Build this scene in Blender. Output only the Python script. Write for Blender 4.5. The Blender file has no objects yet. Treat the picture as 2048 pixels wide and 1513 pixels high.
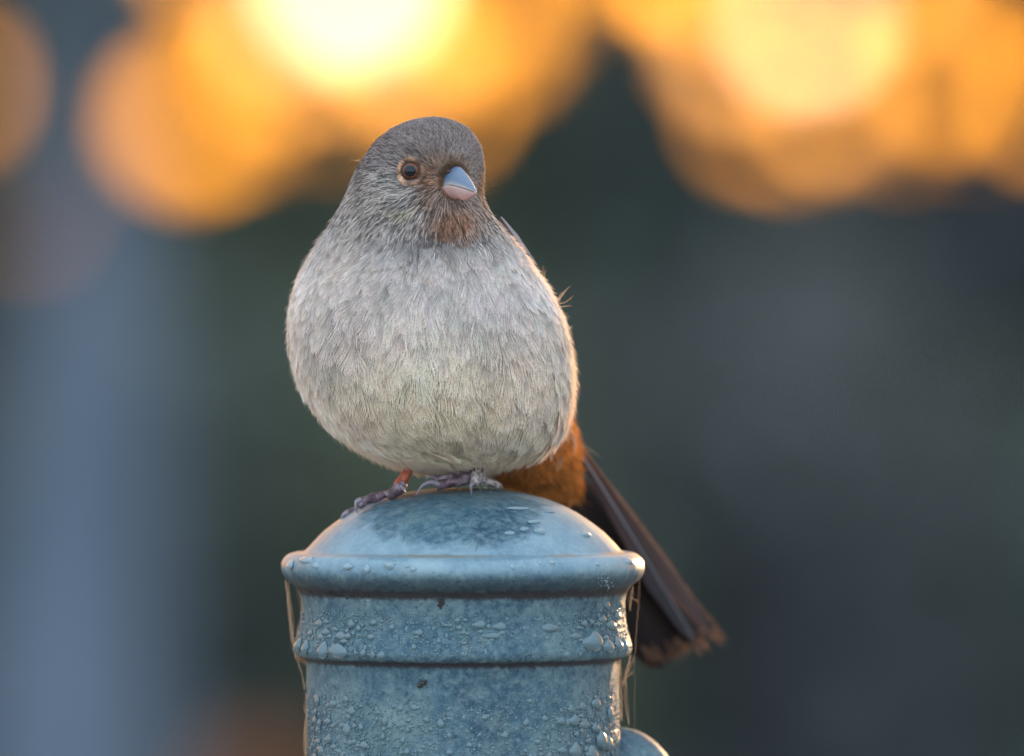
import bpy, bmesh, math, random
import numpy as np
from mathutils import Vector, Matrix
from mathutils.bvhtree import BVHTree

random.seed(7)
rng = np.random.default_rng(7)
S = bpy.context.scene
COL = S.collection

# ------------------------------------------------------------------ camera
HC = 1.45                      # height of the picture centre above the ground (m)
DIST = 3.5                     # camera to bird (m)
PITCH = math.radians(0.9)
cam_d = bpy.data.cameras.new('camera')
cam = bpy.data.objects.new('camera', cam_d)
COL.objects.link(cam)
S.camera = cam
cam_d.sensor_width = 36
cam_d.lens = 36 * DIST / 0.32
cam_d.clip_start = 0.1
cam_d.clip_end = 3000
cam.location = (0, -DIST * math.cos(PITCH), HC + DIST * math.sin(PITCH))
cam.rotation_euler = (math.pi / 2 - PITCH, 0, 0)
cam_d.dof.use_dof = True
cam_d.dof.focus_distance = DIST - 0.024
cam_d.dof.aperture_fstop = (cam_d.lens / 1000) / 0.068
cam_d.dof.aperture_blades = 0

# ------------------------------------------------------------------ world, sun
SUN_AZ, SUN_EL = math.radians(19), math.radians(6)
W = bpy.data.worlds.new('World')
S.world = W
W.use_nodes = True
nt = W.node_tree
nt.nodes.clear()
def N(t, **kw):
    n = nt.nodes.new(t)
    for k, v in kw.items():
        setattr(n, k, v)
    return n
out = N('ShaderNodeOutputWorld')
bg = N('ShaderNodeBackground')
sky = N('ShaderNodeTexSky')
sky.sky_type = 'NISHITA'
sky.sun_disc = False
sky.sun_elevation = SUN_EL
sky.sun_rotation = SUN_AZ
sky.air_density = 1.3
sky.dust_density = 2.0
sky.ozone_density = 1.5
SKY_STRENGTH = 0.07
nt.links.new(sky.outputs[0], bg.inputs[0])
bg.inputs[1].default_value = SKY_STRENGTH
# low veils of cloud glowing round the sunset: two bright banks over an orange band
tc = N('ShaderNodeTexCoord')
def lobe(az, el, width, color, strength, flat=1.0):
    """a soft glow about one direction of the sky"""
    d = Vector((math.sin(az) * math.cos(el), math.cos(az) * math.cos(el), math.sin(el)))
    sub = N('ShaderNodeVectorMath', operation='SUBTRACT')
    nt.links.new(tc.outputs['Generated'], sub.inputs[0]); sub.inputs[1].default_value = d
    sc = N('ShaderNodeVectorMath', operation='MULTIPLY')
    nt.links.new(sub.outputs[0], sc.inputs[0]); sc.inputs[1].default_value = (1, 1, flat)
    ln = N('ShaderNodeVectorMath', operation='LENGTH')
    nt.links.new(sc.outputs[0], ln.inputs[0])
    q = N('ShaderNodeMath', operation='DIVIDE'); nt.links.new(ln.outputs['Value'], q.inputs[0]); q.inputs[1].default_value = width
    p = N('ShaderNodeMath', operation='POWER'); nt.links.new(q.outputs[0], p.inputs[0]); p.inputs[1].default_value = 2
    m = N('ShaderNodeMath', operation='MULTIPLY'); nt.links.new(p.outputs[0], m.inputs[0]); m.inputs[1].default_value = -1
    e = N('ShaderNodeMath', operation='EXPONENT'); nt.links.new(m.outputs[0], e.inputs[0])
    s = N('ShaderNodeMath', operation='MULTIPLY'); nt.links.new(e.outputs[0], s.inputs[0]); s.inputs[1].default_value = strength
    b = N('ShaderNodeBackground'); b.inputs[0].default_value = (*color, 1)
    nt.links.new(s.outputs[0], b.inputs[1])
    return b
R = math.radians
lobes = [
    lobe(R(1.5), R(1.5), 0.16, (1.0, 0.335, 0.004), 5.4, 1.6),    # aureole low in the haze
    lobe(R(0), R(3), 1.0, (1.0, 0.38, 0.05), 2.0, 2.6),         # wide warm band along the horizon
    lobe(R(-0.86), R(1.30), 0.0058, (1.0, 0.88, 0.90), 6.8),    # brightest break in the haze
    lobe(R(1.52), R(0.98), 0.0050, (1.0, 0.85, 0.75), 5.2),     # second, paler break
]
# the high open sky opposite the sunset, pale blue
dt = N('ShaderNodeVectorMath', operation='DOT_PRODUCT')
nt.links.new(tc.outputs['Generated'], dt.inputs[0]); dt.inputs[1].default_value = Vector((-0.12, -0.58, 0.80)).normalized()
mr = N('ShaderNodeMapRange'); nt.links.new(dt.outputs['Value'], mr.inputs[0])
mr.interpolation_type = 'SMOOTHSTEP'
mr.inputs[1].default_value = -0.45; mr.inputs[2].default_value = 0.9
mr.inputs[3].default_value = 0.0; mr.inputs[4].default_value = 2.65
hb = N('ShaderNodeBackground'); hb.inputs[0].default_value = (0.74, 0.87, 1.0, 1)
nt.links.new(mr.outputs[0], hb.inputs[1])
cur = bg
for b in lobes + [hb]:
    a = N('ShaderNodeAddShader')
    nt.links.new(cur.outputs[0], a.inputs[0]); nt.links.new(b.outputs[0], a.inputs[1])
    cur = a
nt.links.new(cur.outputs[0], out.inputs[0])

sun_d = bpy.data.lights.new('sun', 'SUN')
sun_d.energy = 5.0
sun_d.angle = R(1.5)
sun_d.color = (1.0, 0.60, 0.29)
sun = bpy.data.objects.new('sun', sun_d)
COL.objects.link(sun)
sd = Vector((math.sin(SUN_AZ) * math.cos(SUN_EL), math.cos(SUN_AZ) * math.cos(SUN_EL), math.sin(SUN_EL)))
sun.rotation_euler = sd.to_track_quat('Z', 'Y').to_euler()

S.view_settings.view_transform = 'Standard'
S.view_settings.look = 'None'
S.view_settings.gamma = 1
S.view_settings.use_curve_mapping = False
S.view_settings.exposure = 0
S.render.engine = 'CYCLES'
S.cycles.use_denoising = True
S.cycles.max_bounces = 8
S.cycles.transparent_max_bounces = 12
S.cycles.caustics_reflective = False
S.cycles.caustics_refractive = False
S.cycles.sample_clamp_indirect = 4
try:
    S.cycles_curves.shape = 'RIBBONS'
    S.cycles_curves.subdivisions = 2
except Exception:
    pass

# ------------------------------------------------------------------ helpers
K = 0.32 / 2048 / DIST
FW = np.array([0, math.cos(PITCH), -math.sin(PITCH)])
UP = np.array([0, math.sin(PITCH), math.cos(PITCH)])
CP = np.array(cam.location)
def ray(px, py):
    return FW + np.array([1.0, 0, 0]) * (px - 1024) * K + UP * (756.5 - py) * K
def P(px, py, y=0.0):
    """point at depth y (metres beyond the bird's plane) that lies on a line of sight; y in mm for |bird| work"""
    d = ray(px, py)
    t = (y * 0.001 - CP[1]) / d[1]
    return CP + d * t
def project(p):
    q = np.asarray(p) - CP
    dz = q @ FW
    return 1024 + q[..., 0] / dz / K, 756.5 - (q @ UP) / dz / K

def tag(o, label=None, cat=None, group=None, kind=None):
    if label: o['label'] = label
    if cat: o['category'] = cat
    if group: o['group'] = group
    if kind: o['kind'] = kind
    return o
def empty(name, loc, label, cat, group=None):
    o = bpy.data.objects.new(name, None)
    o.location = loc
    o.empty_display_size = 0.02
    COL.objects.link(o)
    return tag(o, label, cat, group)
def link(name, data, parent=None, base=None):
    o = bpy.data.objects.new(name, data)
    COL.objects.link(o)
    if parent is not None:
        o.parent = parent
    return o
def wloc(o):
    v = Vector((0, 0, 0))
    while o is not None:
        v = v + o.location
        o = o.parent
    return np.array(v)
def mesh_obj(name, V, F, mat, parent=None, smooth=True, origin=None):
    """V in world metres; stored relative to the parent (or to origin)"""
    V = np.asarray(V, dtype=float)
    off = wloc(parent) if parent is not None else np.zeros(3)
    o_loc = np.zeros(3)
    if origin is not None:
        o_loc = np.asarray(origin) - off
    me = bpy.data.meshes.new(name)
    me.from_pydata((V - off - o_loc).tolist(), [], [list(f) for f in F])
    me.polygons.foreach_set('use_smooth', [smooth] * len(me.polygons))
    me.update()
    if mat: me.materials.append(mat)
    o = link(name, me, parent)
    o.location = o_loc
    return o
def quads_mesh(name, V, F, mat, parent=None, smooth=False, nper=4, tint=None):
    """fast: V (n,3), F (m,nper)"""
    off = wloc(parent) if parent is not None else np.zeros(3)
    V = np.asarray(V, dtype=np.float32) - off.astype(np.float32)
    F = np.asarray(F, dtype=np.int32)
    me = bpy.data.meshes.new(name)
    me.vertices.add(len(V)); me.vertices.foreach_set('co', V.ravel())
    me.loops.add(F.size); me.loops.foreach_set('vertex_index', F.ravel())
    me.polygons.add(len(F))
    me.polygons.foreach_set('loop_start', np.arange(0, F.size, nper, dtype=np.int32))
    me.polygons.foreach_set('use_smooth', np.full(len(F), smooth))
    me.update(calc_edges=True)
    if tint is not None:
        a = me.attributes.new('tint', 'FLOAT_COLOR', 'POINT')
        c = np.ones((len(V), 4), dtype=np.float32); c[:, :3] = tint
        a.data.foreach_set('color', c.ravel())
    if mat: me.materials.append(mat)
    return link(name, me, parent)
def hair_obj(name, pts, rad, col, mat, parent=None):
    """pts (N,K,3) world metres, rad (N,K), col (N,K,3) or (N,3)"""
    off = wloc(parent) if parent is not None else np.zeros(3)
    n, k, _ = pts.shape
    cu = bpy.data.hair_curves.new(name)
    cu.add_curves([k] * n)
    cu.points.foreach_set('position', (pts - off).astype(np.float32).ravel())
    cu.points.foreach_set('radius', np.broadcast_to(rad, (n, k)).astype(np.float32).ravel())
    a = cu.attributes.new('tint', 'FLOAT_COLOR', 'POINT')
    if col.ndim == 2: col = np.repeat(col[:, None, :], k, 1)
    c = np.ones((n, k, 4), dtype=np.float32); c[..., :3] = col
    a.data.foreach_set('color', c.ravel())
    cu.materials.append(mat)
    return link(name, cu, parent)

class M:
    """small node helper"""
    def __init__(self, name):
        self.m = bpy.data.materials.new(name); self.m.use_nodes = True
        self.t = self.m.node_tree; self.t.nodes.clear()
        self.out = self.n('ShaderNodeOutputMaterial')
    def n(self, t, ins=None, **kw):
        x = self.t.nodes.new(t)
        for k, v in kw.items(): setattr(x, k, v)
        for k, v in (ins or {}).items():
            if isinstance(v, bpy.types.NodeSocket): self.t.links.new(v, x.inputs[k])
            else: x.inputs[k].default_value = v
        return x
    def ramp(self, fac, stops):
        r = self.n('ShaderNodeValToRGB', {0: fac})
        e = r.color_ramp.elements
        while len(e) < len(stops): e.new(0.5)
        for i, (p, c) in enumerate(stops):
            e[i].position = p
            e[i].color = (*c, 1) if len(c) == 3 else c
        return r.outputs[0]
    def noise(self, scale, detail=4, rough=0.5, vec=None, dist=0.0, dim=None):
        ins = {'Scale': scale, 'Detail': detail, 'Roughness': rough, 'Distortion': dist}
        if vec is not None: ins['Vector'] = vec
        return self.n('ShaderNodeTexNoise', ins).outputs[0]
    def math(self, op, a, b=0.0):
        return self.n('ShaderNodeMath', {0: a, 1: b}, operation=op).outputs[0]
    def mix(self, fac, a, b, blend='MIX'):
        x = self.n('ShaderNodeMix', data_type='RGBA', blend_type=blend)
        for k, v in ((0, fac), (6, a), (7, b)):
            if isinstance(v, bpy.types.NodeSocket): self.t.links.new(v, x.inputs[k])
            else: x.inputs[k].default_value = (*v, 1) if isinstance(v, tuple) and len(v) == 3 else v
        return x.outputs[2]
    def bump(self, h, strength, dist, normal=None):
        ins = {'Height': h, 'Strength': strength, 'Distance': dist}
        if normal is not None: ins['Normal'] = normal
        return self.n('ShaderNodeBump', ins).outputs[0]
    def done(self, sh):
        self.t.links.new(sh, self.out.inputs[0]); return self.m
    def pr(self, **kw):
        names = {'col': 'Base Color', 'rough': 'Roughness', 'metal': 'Metallic', 'normal': 'Normal', 'spec': 'Specular IOR Level',
                 'trans': 'Transmission Weight', 'ior': 'IOR', 'coat': 'Coat Weight', 'coatr': 'Coat Roughness', 'sss': 'Subsurface Weight',
                 'sssr': 'Subsurface Radius', 'ssss': 'Subsurface Scale', 'sheen': 'Sheen Weight', 'coatn': 'Coat Normal'}
        ins = {}
        for k, v in kw.items():
            if k == 'col' and isinstance(v, tuple): v = (*v, 1)
            ins[names[k]] = v
        return self.n('ShaderNodeBsdfPrincipled', ins)

def hair_mat(name, trans=0.35, gloss=0.04, transcol=(1, 0.8, 0.6)):
    m = M(name)
    a = m.n('ShaderNodeAttribute', attribute_name='tint').outputs['Color']
    d = m.n('ShaderNodeBsdfDiffuse', {'Color': a})
    tcx = m.mix(1.0, a, transcol, 'MULTIPLY')
    t = m.n('ShaderNodeBsdfTranslucent', {'Color': tcx})
    x = m.n('ShaderNodeMixShader', {0: trans, 1: d.outputs[0], 2: t.outputs[0]})
    g = m.n('ShaderNodeBsdfGlossy', {'Color': (1, 1, 1, 1), 'Roughness': 0.45})
    y = m.n('ShaderNodeMixShader', {0: gloss, 1: x.outputs[0], 2: g.outputs[0]})
    return m.done(y.outputs[0])

# ------------------------------------------------------------------ ground
m = M('ground_grass')
tcg = m.n('ShaderNodeTexCoord').outputs['Object']
n1 = m.noise(0.35, 5, 0.6, tcg); n2 = m.noise(14, 4, 0.6, tcg)
c = m.mix(n1, (0.03, 0.045, 0.018), (0.085, 0.075, 0.045))
c = m.mix(n2, c, (0.04, 0.05, 0.025))
ground_mat = m.done(m.pr(col=c, rough=0.95, normal=m.bump(n2, 0.6, 0.05)).outputs[0])
gx = np.concatenate([[-1500, -600, -250, -120], np.linspace(-60, 60, 61), [120, 250, 600, 1500]])
gy = np.concatenate([[-1500, -500, -120], np.linspace(-40, 80, 61), [120, 250, 600, 1500]])
GX, GY = np.meshgrid(gx, gy, indexing='ij')
near = np.exp(-((GX / 3) ** 2 + (GY / 3) ** 2))
GZ = (0.12 * np.sin(GX * 0.23) * np.cos(GY * 0.19) + 0.05 * np.sin(GX * 0.9 + 1) * np.sin(GY * 0.7)) * (1 - near) * np.exp(-(np.hypot(GX, GY) / 90) ** 2)
V = np.stack([GX, GY, GZ], -1).reshape(-1, 3)
nx, ny = len(gx), len(gy)
I = np.arange(nx * ny).reshape(nx, ny)
F = np.stack([I[:-1, :-1], I[1:, :-1], I[1:, 1:], I[:-1, 1:]], -1).reshape(-1, 4)
g = quads_mesh('ground', V, F, ground_mat, smooth=True)
tag(g, kind='structure')

# unseen pale path round the post, added to bounce light on to the belly
m = M('bounce_sand')
tcp = m.n('ShaderNodeTexCoord').outputs['Object']
pn = m.noise(5, 6, 0.65, tcp); pn2 = m.noise(90, 4, 0.6, tcp)
bounce_mat = m.done(m.pr(col=m.mix(pn2, m.mix(pn, (0.36, 0.335, 0.295), (0.50, 0.465, 0.41)), (0.31, 0.285, 0.25)), rough=0.95, normal=m.bump(pn2, 0.5, 0.01)).outputs[0])
px_ = np.linspace(-14, 14, 57)
lo = -9 + 0.5 * np.sin(px_ * 0.6); hi = 2.2 + 0.35 * np.sin(px_ * 0.8 + 1)
V = np.concatenate([np.stack([px_, lo * (1 - q) + hi * q, np.full(57, 0.03) + 0.0 * px_], -1) for q in np.linspace(0, 1, 30)])
V[:, 2] = 0.13 - 0.002 * 0
V[:, 2] = 0.004 + 0.12 * np.sin(V[:, 0] * 0.23) * np.cos(V[:, 1] * 0.19) * (1 - np.exp(-((V[:, 0] / 3) ** 2 + (V[:, 1] / 3) ** 2))) + 0.055 * (1 - np.exp(-((V[:, 0] / 3) ** 2 + (V[:, 1] / 3) ** 2)))
I = np.arange(30 * 57).reshape(30, 57)
F = np.stack([I[:-1, :-1], I[:-1, 1:], I[1:, 1:], I[1:, :-1]], -1).reshape(-1, 4)
tag(quads_mesh('path', V, F, bounce_mat, smooth=True), kind='structure')

# ------------------------------------------------------------------ background trees
def bark_mat(name, c1, c2, scale=6):
    m = M(name)
    t = m.n('ShaderNodeTexCoord').outputs['Object']
    mp = m.n('ShaderNodeMapping', {'Vector': t, 'Scale': (1, 1, 0.25)}).outputs[0]
    n = m.noise(scale, 6, 0.6, mp)
    n2 = m.noise(scale * 6, 4, 0.6, mp)
    c = m.ramp(n, [(0.3, c1), (0.7, c2)])
    return m.done(m.pr(col=c, rough=0.85, normal=m.bump(n2, 0.6, 0.02)).outputs[0])
def leaf_mat(name):
    m = M(name)
    a = m.n('ShaderNodeAttribute', attribute_name='tint').outputs['Color']
    d = m.pr(col=a, rough=0.55, spec=0.3)
    t = m.n('ShaderNodeBsdfTranslucent', {'Color': m.mix(1.0, a, (1.2, 1.1, 0.4), 'MULTIPLY')})
    x = m.n('ShaderNodeMixShader', {0: 0.25, 1: d.outputs[0], 2: t.outputs[0]})
    return m.done(x.outputs[0])
LEAF = leaf_mat('foliage')
BARK_DARK = bark_mat('bark_dark', (0.05, 0.04, 0.035), (0.12, 0.1, 0.09))
BARK_PALE = bark_mat('bark_pale', (0.058, 0.086, 0.128), (0.125, 0.160, 0.215), 5)
BARK_PLUM = bark_mat('bark_plum', (0.07, 0.07, 0.105), (0.10, 0.095, 0.13), 3)

def tube_mesh(path, radii, seg=16, ridge=None):
    """world-space tube along path with per-point radius"""
    path = np.asarray(path, float); n = len(path)
    tg = np.gradient(path, axis=0); tg /= np.linalg.norm(tg, axis=1)[:, None] + 1e-12
    ref = np.array([0, 0, 1.0]) if abs(tg[0, 2]) < 0.9 else np.array([1.0, 0, 0])
    V = []
    u = np.cross(tg[0], ref); u /= np.linalg.norm(u)
    for i in range(n):
        u = u - tg[i] * (u @ tg[i]); u /= np.linalg.norm(u)
        v = np.cross(tg[i], u)
        a = np.linspace(0, 2 * np.pi, seg, endpoint=False)
        r = radii[i] * (np.ones(seg) if ridge is None else ridge(i, a))
        V.append(path[i] + np.outer(np.cos(a) * r, u) + np.outer(np.sin(a) * r, v))
    V = np.concatenate(V)
    F = []
    for i in range(n - 1):
        for j in range(seg):
            k = (j + 1) % seg
            F.append([i * seg + j, i * seg + k, (i + 1) * seg + k, (i + 1) * seg + j])
    F.append(list(range(seg))[::-1]); F.append([(n - 1) * seg + j for j in range(seg)])
    return V, F
def spline(pts, n):
    """Catmull-Rom through pts"""
    pts = np.asarray(pts, float)
    p = np.vstack([2 * pts[0] - pts[1], pts, 2 * pts[-1] - pts[-2]])
    out = []
    m = len(pts) - 1
    for q in np.linspace(0, m, n):
        i = min(int(q), m - 1); t = q - i
        a, b, c, d = p[i], p[i + 1], p[i + 2], p[i + 3]
        out.append(0.5 * (2 * b + (c - a) * t + (2 * a - 5 * b + 4 * c - d) * t * t + (3 * b - a - 3 * c + d) * t ** 3))
    return np.array(out)
def leaves(blobs, n, size, colors, holes=()):
    """leaf quads through the volume of ellipsoid blobs; holes = (x, z, rx, rz) gaps in the crown, in metres"""
    vol = np.array([b[3] * b[4] * b[5] for b in blobs]); pr = vol / vol.sum()
    k = rng.choice(len(blobs), n, p=pr)
    B = np.array(blobs)[k]
    d = rng.normal(size=(n, 3)); d /= np.linalg.norm(d, axis=1)[:, None]
    r = rng.random(n) ** 0.4
    c = B[:, :3] + d * r[:, None] * B[:, 3:6]
    keep = np.ones(n, bool)
    for (hx, hz, rx, rz) in holes:
        keep &= ((c[:, 0] - hx) / (rx + 0.5 * size)) ** 2 + ((c[:, 2] - hz) / (rz + 0.5 * size)) ** 2 > 1
    c = c[keep]; n = len(c)
    u = rng.normal(size=(n, 3)); u /= np.linalg.norm(u, axis=1)[:, None]
    w = rng.normal(size=(n, 3)); v = np.cross(u, w); v /= np.linalg.norm(v, axis=1)[:, None]
    s = size * (0.6 + 0.8 * rng.random(n))[:, None]
    V = np.stack([c - u * s, c + v * s * 0.4, c + u * s, c - v * s * 0.4], 1).reshape(-1, 3)
    F = np.arange(4 * n).reshape(n, 4)
    cols = np.array(colors)[rng.integers(0, len(colors), n)] * (0.7 + 0.6 * rng.random((n, 1)))
    return V, F, np.repeat(cols, 4, 0)
def at(px, py, Y):
    """ground-frame point in metres at distance Y beyond the bird on a line of sight"""
    return P(px, py, Y * 1000)
def tree(name, label, base, top, r0, r1, bark, blobs, n, size, colors, holes=(), group='trees far behind the post', limbs=4, cat='tree', limb_top=1e9):
    root = empty(name, tuple(base), label, cat, group)
    base = np.array(base, float); top = np.array(top, float)
    pts = [base, base * 0.66 + top * 0.34 + np.array([0.04, 0, 0]), base * 0.33 + top * 0.67 - np.array([0.03, 0.02, 0]), top]
    path = spline(pts, 24)
    V, F = tube_mesh(path, np.linspace(r0, r1, 24), 14, lambda i, a: 1 + 0.08 * np.sin(3 * a + i * 0.3) + 0.04 * np.sin(7 * a - i))
    mesh_obj('trunk', V, F, bark, root)
    for b in list(blobs)[:limbs]:
        if b[2] > limb_top: b = (b[0], b[1], limb_top)
        s = path[random.randint(12, 20)]; e = np.array(b[:3])
        lp = spline([s, (s + e) / 2 + np.array([0, 0, 0.1]), e], 10)
        V, F = tube_mesh(lp, np.linspace(r1 * 0.8, r1 * 0.15, 10), 8)
        mesh_obj('limb', V, F, bark, root)
    if n:
        V, F, c = leaves(blobs, n, size, colors, holes)
        o = quads_mesh('crown', V, F, LEAF, root, tint=c)
    return root
GREEN = [(0.099, 0.125, 0.095), (0.112, 0.133, 0.099), (0.090, 0.116, 0.090)]
TEAL = [(0.090, 0.116, 0.116), (0.103, 0.129, 0.125), (0.082, 0.107, 0.107)]
SLATE = [(0.090, 0.104, 0.122), (0.102, 0.112, 0.134), (0.082, 0.096, 0.108)]

# pixel sizes at a distance: one photo pixel subtends K
def blob(px, py, Y, rx, rz, ry=1.2):
    c = at(px, py, Y); s = K * (Y + DIST)
    return (c[0], c[1], c[2], rx * s, ry, rz * s)
def hole(px, py, Y, rx, rz):
    c = at(px, py, Y); s = K * (Y + DIST)
    return (c[0], c[2], rx * s, rz * s)

# where the sky breaks through the canopy: photo px, py, radius px
BREAKS = [(702, -40, 80), (430, -105, 58), (805, 95, 50), (965, 5, 54), (1000, 90, 30), (560, 30, 40), (375, 238, 64), (550, 140, 38), (690, 120, 28), (60, 430, 28), (130, -40, 22), (-95, 170, 46), (5, 565, 36), (870, 235, 20),
          (1620, 48, 46), (1480, 100, 41), (1665, 200, 40), (1300, -120, 56), (1400, -60, 50), (1880, 140, 56), (2095, 195, 44), (1790, -60, 50), (1515, 235, 22), (1690, 235, 20), (1990, -20, 40), (640, 205, 22), (480, 262, 18), (900, 178, 22), (1095, -10, 28), (1350, 225, 9), (1580, 262, 20), (1800, 232, 22), (1955, 238, 14),
          (1190, -330, 60), (2400, 60, 60), (2650, 220, 50), (-420, 20, 60), (-620, 230, 46), (150, -420, 70), (2900, -200, 60), (1600, -420, 60), (700, -480, 60), (-900, -150, 60)]
def canopy_row(Y, centres, hwpx, pt, pb, n, size, grow, colsets, labels, group, thick):
    holes = [hole(a, b, Y, r * grow, r * grow) for (a, b, r) in BREAKS]
    sc = K * (Y + DIST)
    for i, (px, lab) in enumerate(zip(centres, labels)):
        bl = []
        for fx in (-0.75, -0.25, 0.25, 0.75):
            for fy in (0.12, 0.38, 0.64, 0.90):
                bl.append(blob(px + fx * hwpx + random.uniform(-40, 40), pt + (pb - pt) * fy + random.uniform(-30, 30), Y, hwpx * 0.46, (pb - pt) * 0.22, thick))
        random.shuffle(bl)
        b0 = at(px, 900, Y); t0 = at(px + 30, 520, Y)
        tree('tree', lab, (b0[0], b0[1], 0), t0, 0.10, 0.05, BARK_DARK, bl, n, size, colsets[i % len(colsets)], holes, group=group, limbs=3, limb_top=float(t0[2]))
canopy_row(22, (-1350, -650, 50, 750, 1450, 2150, 2850, 3550), 400, -620, 640, 15000, 0.05, 1.0, [GREEN, TEAL, GREEN, GREEN, TEAL, SLATE, TEAL, GREEN],
    ['dark tree far outside the left edge', 'dark leafy tree left of the pale trunk', 'dark leafy tree behind the pale trunk with the round orange gap', 'dark tree straight behind the bird with the white-hot gap',
     'dark tree right of the bird under the pale yellow gap', 'slate dark tree with orange gaps at the upper right edge', 'dark tree just outside the right edge', 'dark tree furthest to the right'],
    'trees of the nearer canopy row', 0.8)
canopy_row(30, (-1100, -200, 700, 1600, 2500, 3400), 520, -560, 700, 5000, 0.13, 1.5, [TEAL, GREEN],
    ['far tree at the left behind the nearer row', 'far tree behind the left orange glow', 'far tree behind the white-hot gap over the bird', 'far tree behind the pale yellow gap', 'far tree behind the right edge of the view', 'far tree at the extreme right behind the nearer row'],
    'trees of the farther canopy row', 1.2)
Y1 = 17
rowdef = [
    (-1400, 500, 500, GREEN, 'dark blurred shrub far left beyond the pale trunk'),
    (-500, 700, 480, TEAL, 'blurred shrub left of the pale trunk'),
    (330, 640, 420, TEAL, 'dark teal shrub standing beside the pale trunk'),
    (950, 620, 400, GREEN, 'deep green shrub directly behind the bird'),
    (1560, 560, 420, SLATE, 'slate blue shrub right of the bird in the blur'),
    (2150, 700, 400, TEAL, 'greenish shrub at the right edge of the view'),
    (2900, 600, 480, GREEN, 'dark blurred shrub far beyond the right edge'),
]
for (px, pt, hw, colr, lab) in rowdef:
    s = K * (Y1 + DIST)
    c = at(px, pt, Y1)
    topz = c[2]
    rx = hw * s
    bl = []
    for k in range(9):
        bx = c[0] + (random.random() - 0.5) * rx * 1.3
        bz = topz * (0.15 + 0.70 * random.random())
        bl.append((bx, c[1] + random.uniform(-0.5, 0.5), bz, rx * 0.62, 0.8, topz * 0.25))
    bl.append((c[0], c[1], topz * 0.45, rx * 1.05, 0.8, topz * 0.55))
    tree('shrub', lab, (c[0], c[1], 0.0), (c[0] + 0.1, c[1], topz * 0.6), 0.07, 0.03, BARK_DARK, bl, 8000, 0.06, colr,
         group='shrubs in the row behind the post', limbs=4, cat='shrub')
c = at(540, 1500, 12.0)
bl = [(c[0], c[1], c[2] * 0.55, 0.085, 0.12, c[2] * 0.45), (c[0] - 0.05, c[1], c[2] * 0.6, 0.06, 0.1, c[2] * 0.36)]
tree('bush', 'low rust-coloured dry bush glimpsed at the bottom edge left of the post', (c[0], c[1], 0), (c[0], c[1], c[2] * 0.7), 0.012, 0.006, BARK_DARK, bl, 2500, 0.03,
     [(0.40, 0.15, 0.06), (0.32, 0.12, 0.05)], group=None, limbs=2, cat='bush')
# pale trunk at left: flared and burled towards the ground
Y3 = 13.0
s3 = K * (Y3 + DIST)
root = empty('tree', tuple(at(100, 1500, Y3) * np.array([1, 1, 0])), 'tree with a thick pale blue-grey trunk at the left edge', 'tree', 'trees with visible trunks')
tp = [(110, 2400, 235), (130, 1513, 205), (170, 900, 150), (180, 620, 115), (180, 430, 88), (165, 200, 60), (165, 0, 52), (180, -700, 48), (200, -1500, 40)]
g0 = at(90, 2400, Y3); g0[2] = -0.05
pth = np.array([g0] + [at(a, b, Y3) for a, b, r in tp[1:]])
path = spline(pth, 60); rad = np.interp(np.linspace(0, 8, 60), range(9), [r * s3 for a, b, r in tp])
V, F = tube_mesh(path, rad, 28, lambda i, a: 1 + 0.05 * np.sin(3 * a + i * 0.2) + 0.025 * np.sin(8 * a - i * .5))
mesh_obj('trunk', V, F, BARK_PALE, root)
tpz = path[-1]
bl = [(tpz[0] + dx, tpz[1] + dy, tpz[2] + 0.5 + dz, 0.7, 0.7, 0.45) for dx, dy, dz in ((-0.7, 0, 0.2), (0.6, 0.3, 0.4), (0, 0.4, 0.9), (-0.3, -0.4, 0.6))]
for b in bl:
    lp = spline([path[-6], (path[-6] + np.array(b[:3])) / 2 + np.array([0, 0, 0.1]), np.array(b[:3])], 10)
    V, F = tube_mesh(lp, np.linspace(0.03, 0.006, 10), 8); mesh_obj('limb', V, F, BARK_PALE, root)
V, F, c = leaves(bl, 2500, 0.06, GREEN); quads_mesh('crown', V, F, LEAF, root, tint=c)
# ------------------------------------------------------------------ the post
PAX = P(926, 756, 12)[0]      # axis x
PAY = 0.012                   # axis y
prof = [  # radius px, py
    (0, 976), (30, 976.6), (60, 978.5), (96, 982.5), (130, 988.5), (166, 997.5), (200, 1011), (228, 1026), (256, 1045), (280, 1064),
    (299, 1083), (310, 1095), (317, 1102), (326, 1105), (337, 1105), (347, 1108), (355, 1114), (361, 1124), (363, 1136), (361, 1147), (355, 1157),
    (347, 1164), (338, 1170), (332, 1177), (327, 1186), (324, 1200), (323, 1220), (325, 1240), (330, 1262), (335, 1280), (338.5, 1292), (338.5, 1300),
    (335, 1308), (327, 1313), (317, 1316), (313.5, 1321), (313, 1335), (313, 1400), (313, 1513), (313, 1900), (313, 3200)]
pr_r = np.array([p[0] for p in prof]) * K * DIST * (1 + 0.012 / DIST)
pr_z = np.array([P(926, p[1], 12)[2] for p in prof])
# resample densely
seglen = np.concatenate([[0], np.cumsum(np.hypot(np.diff(pr_r), np.diff(pr_z)))])
cut = np.searchsorted(pr_z[::-1], P(926, 1560, 12)[2]); 
zlow = P(926, 1560, 12)[2]
smax = np.interp(-zlow, -pr_z, seglen)
ss = np.concatenate([np.linspace(0, smax, 420), np.linspace(smax, seglen[-1], 30)[1:]])
def smooth1(x, y, q):
    # smooth interpolation (local averaging of the polyline)
    h = 0.0006
    return sum(np.interp(np.clip(q + d, 0, x[-1]), x, y) for d in (-h, -h / 2, 0, h / 2, h)) / 5
LR = smooth1(seglen, pr_r, ss); LZ = smooth1(seglen, pr_z, ss)
LR[0] = 0.0
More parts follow.
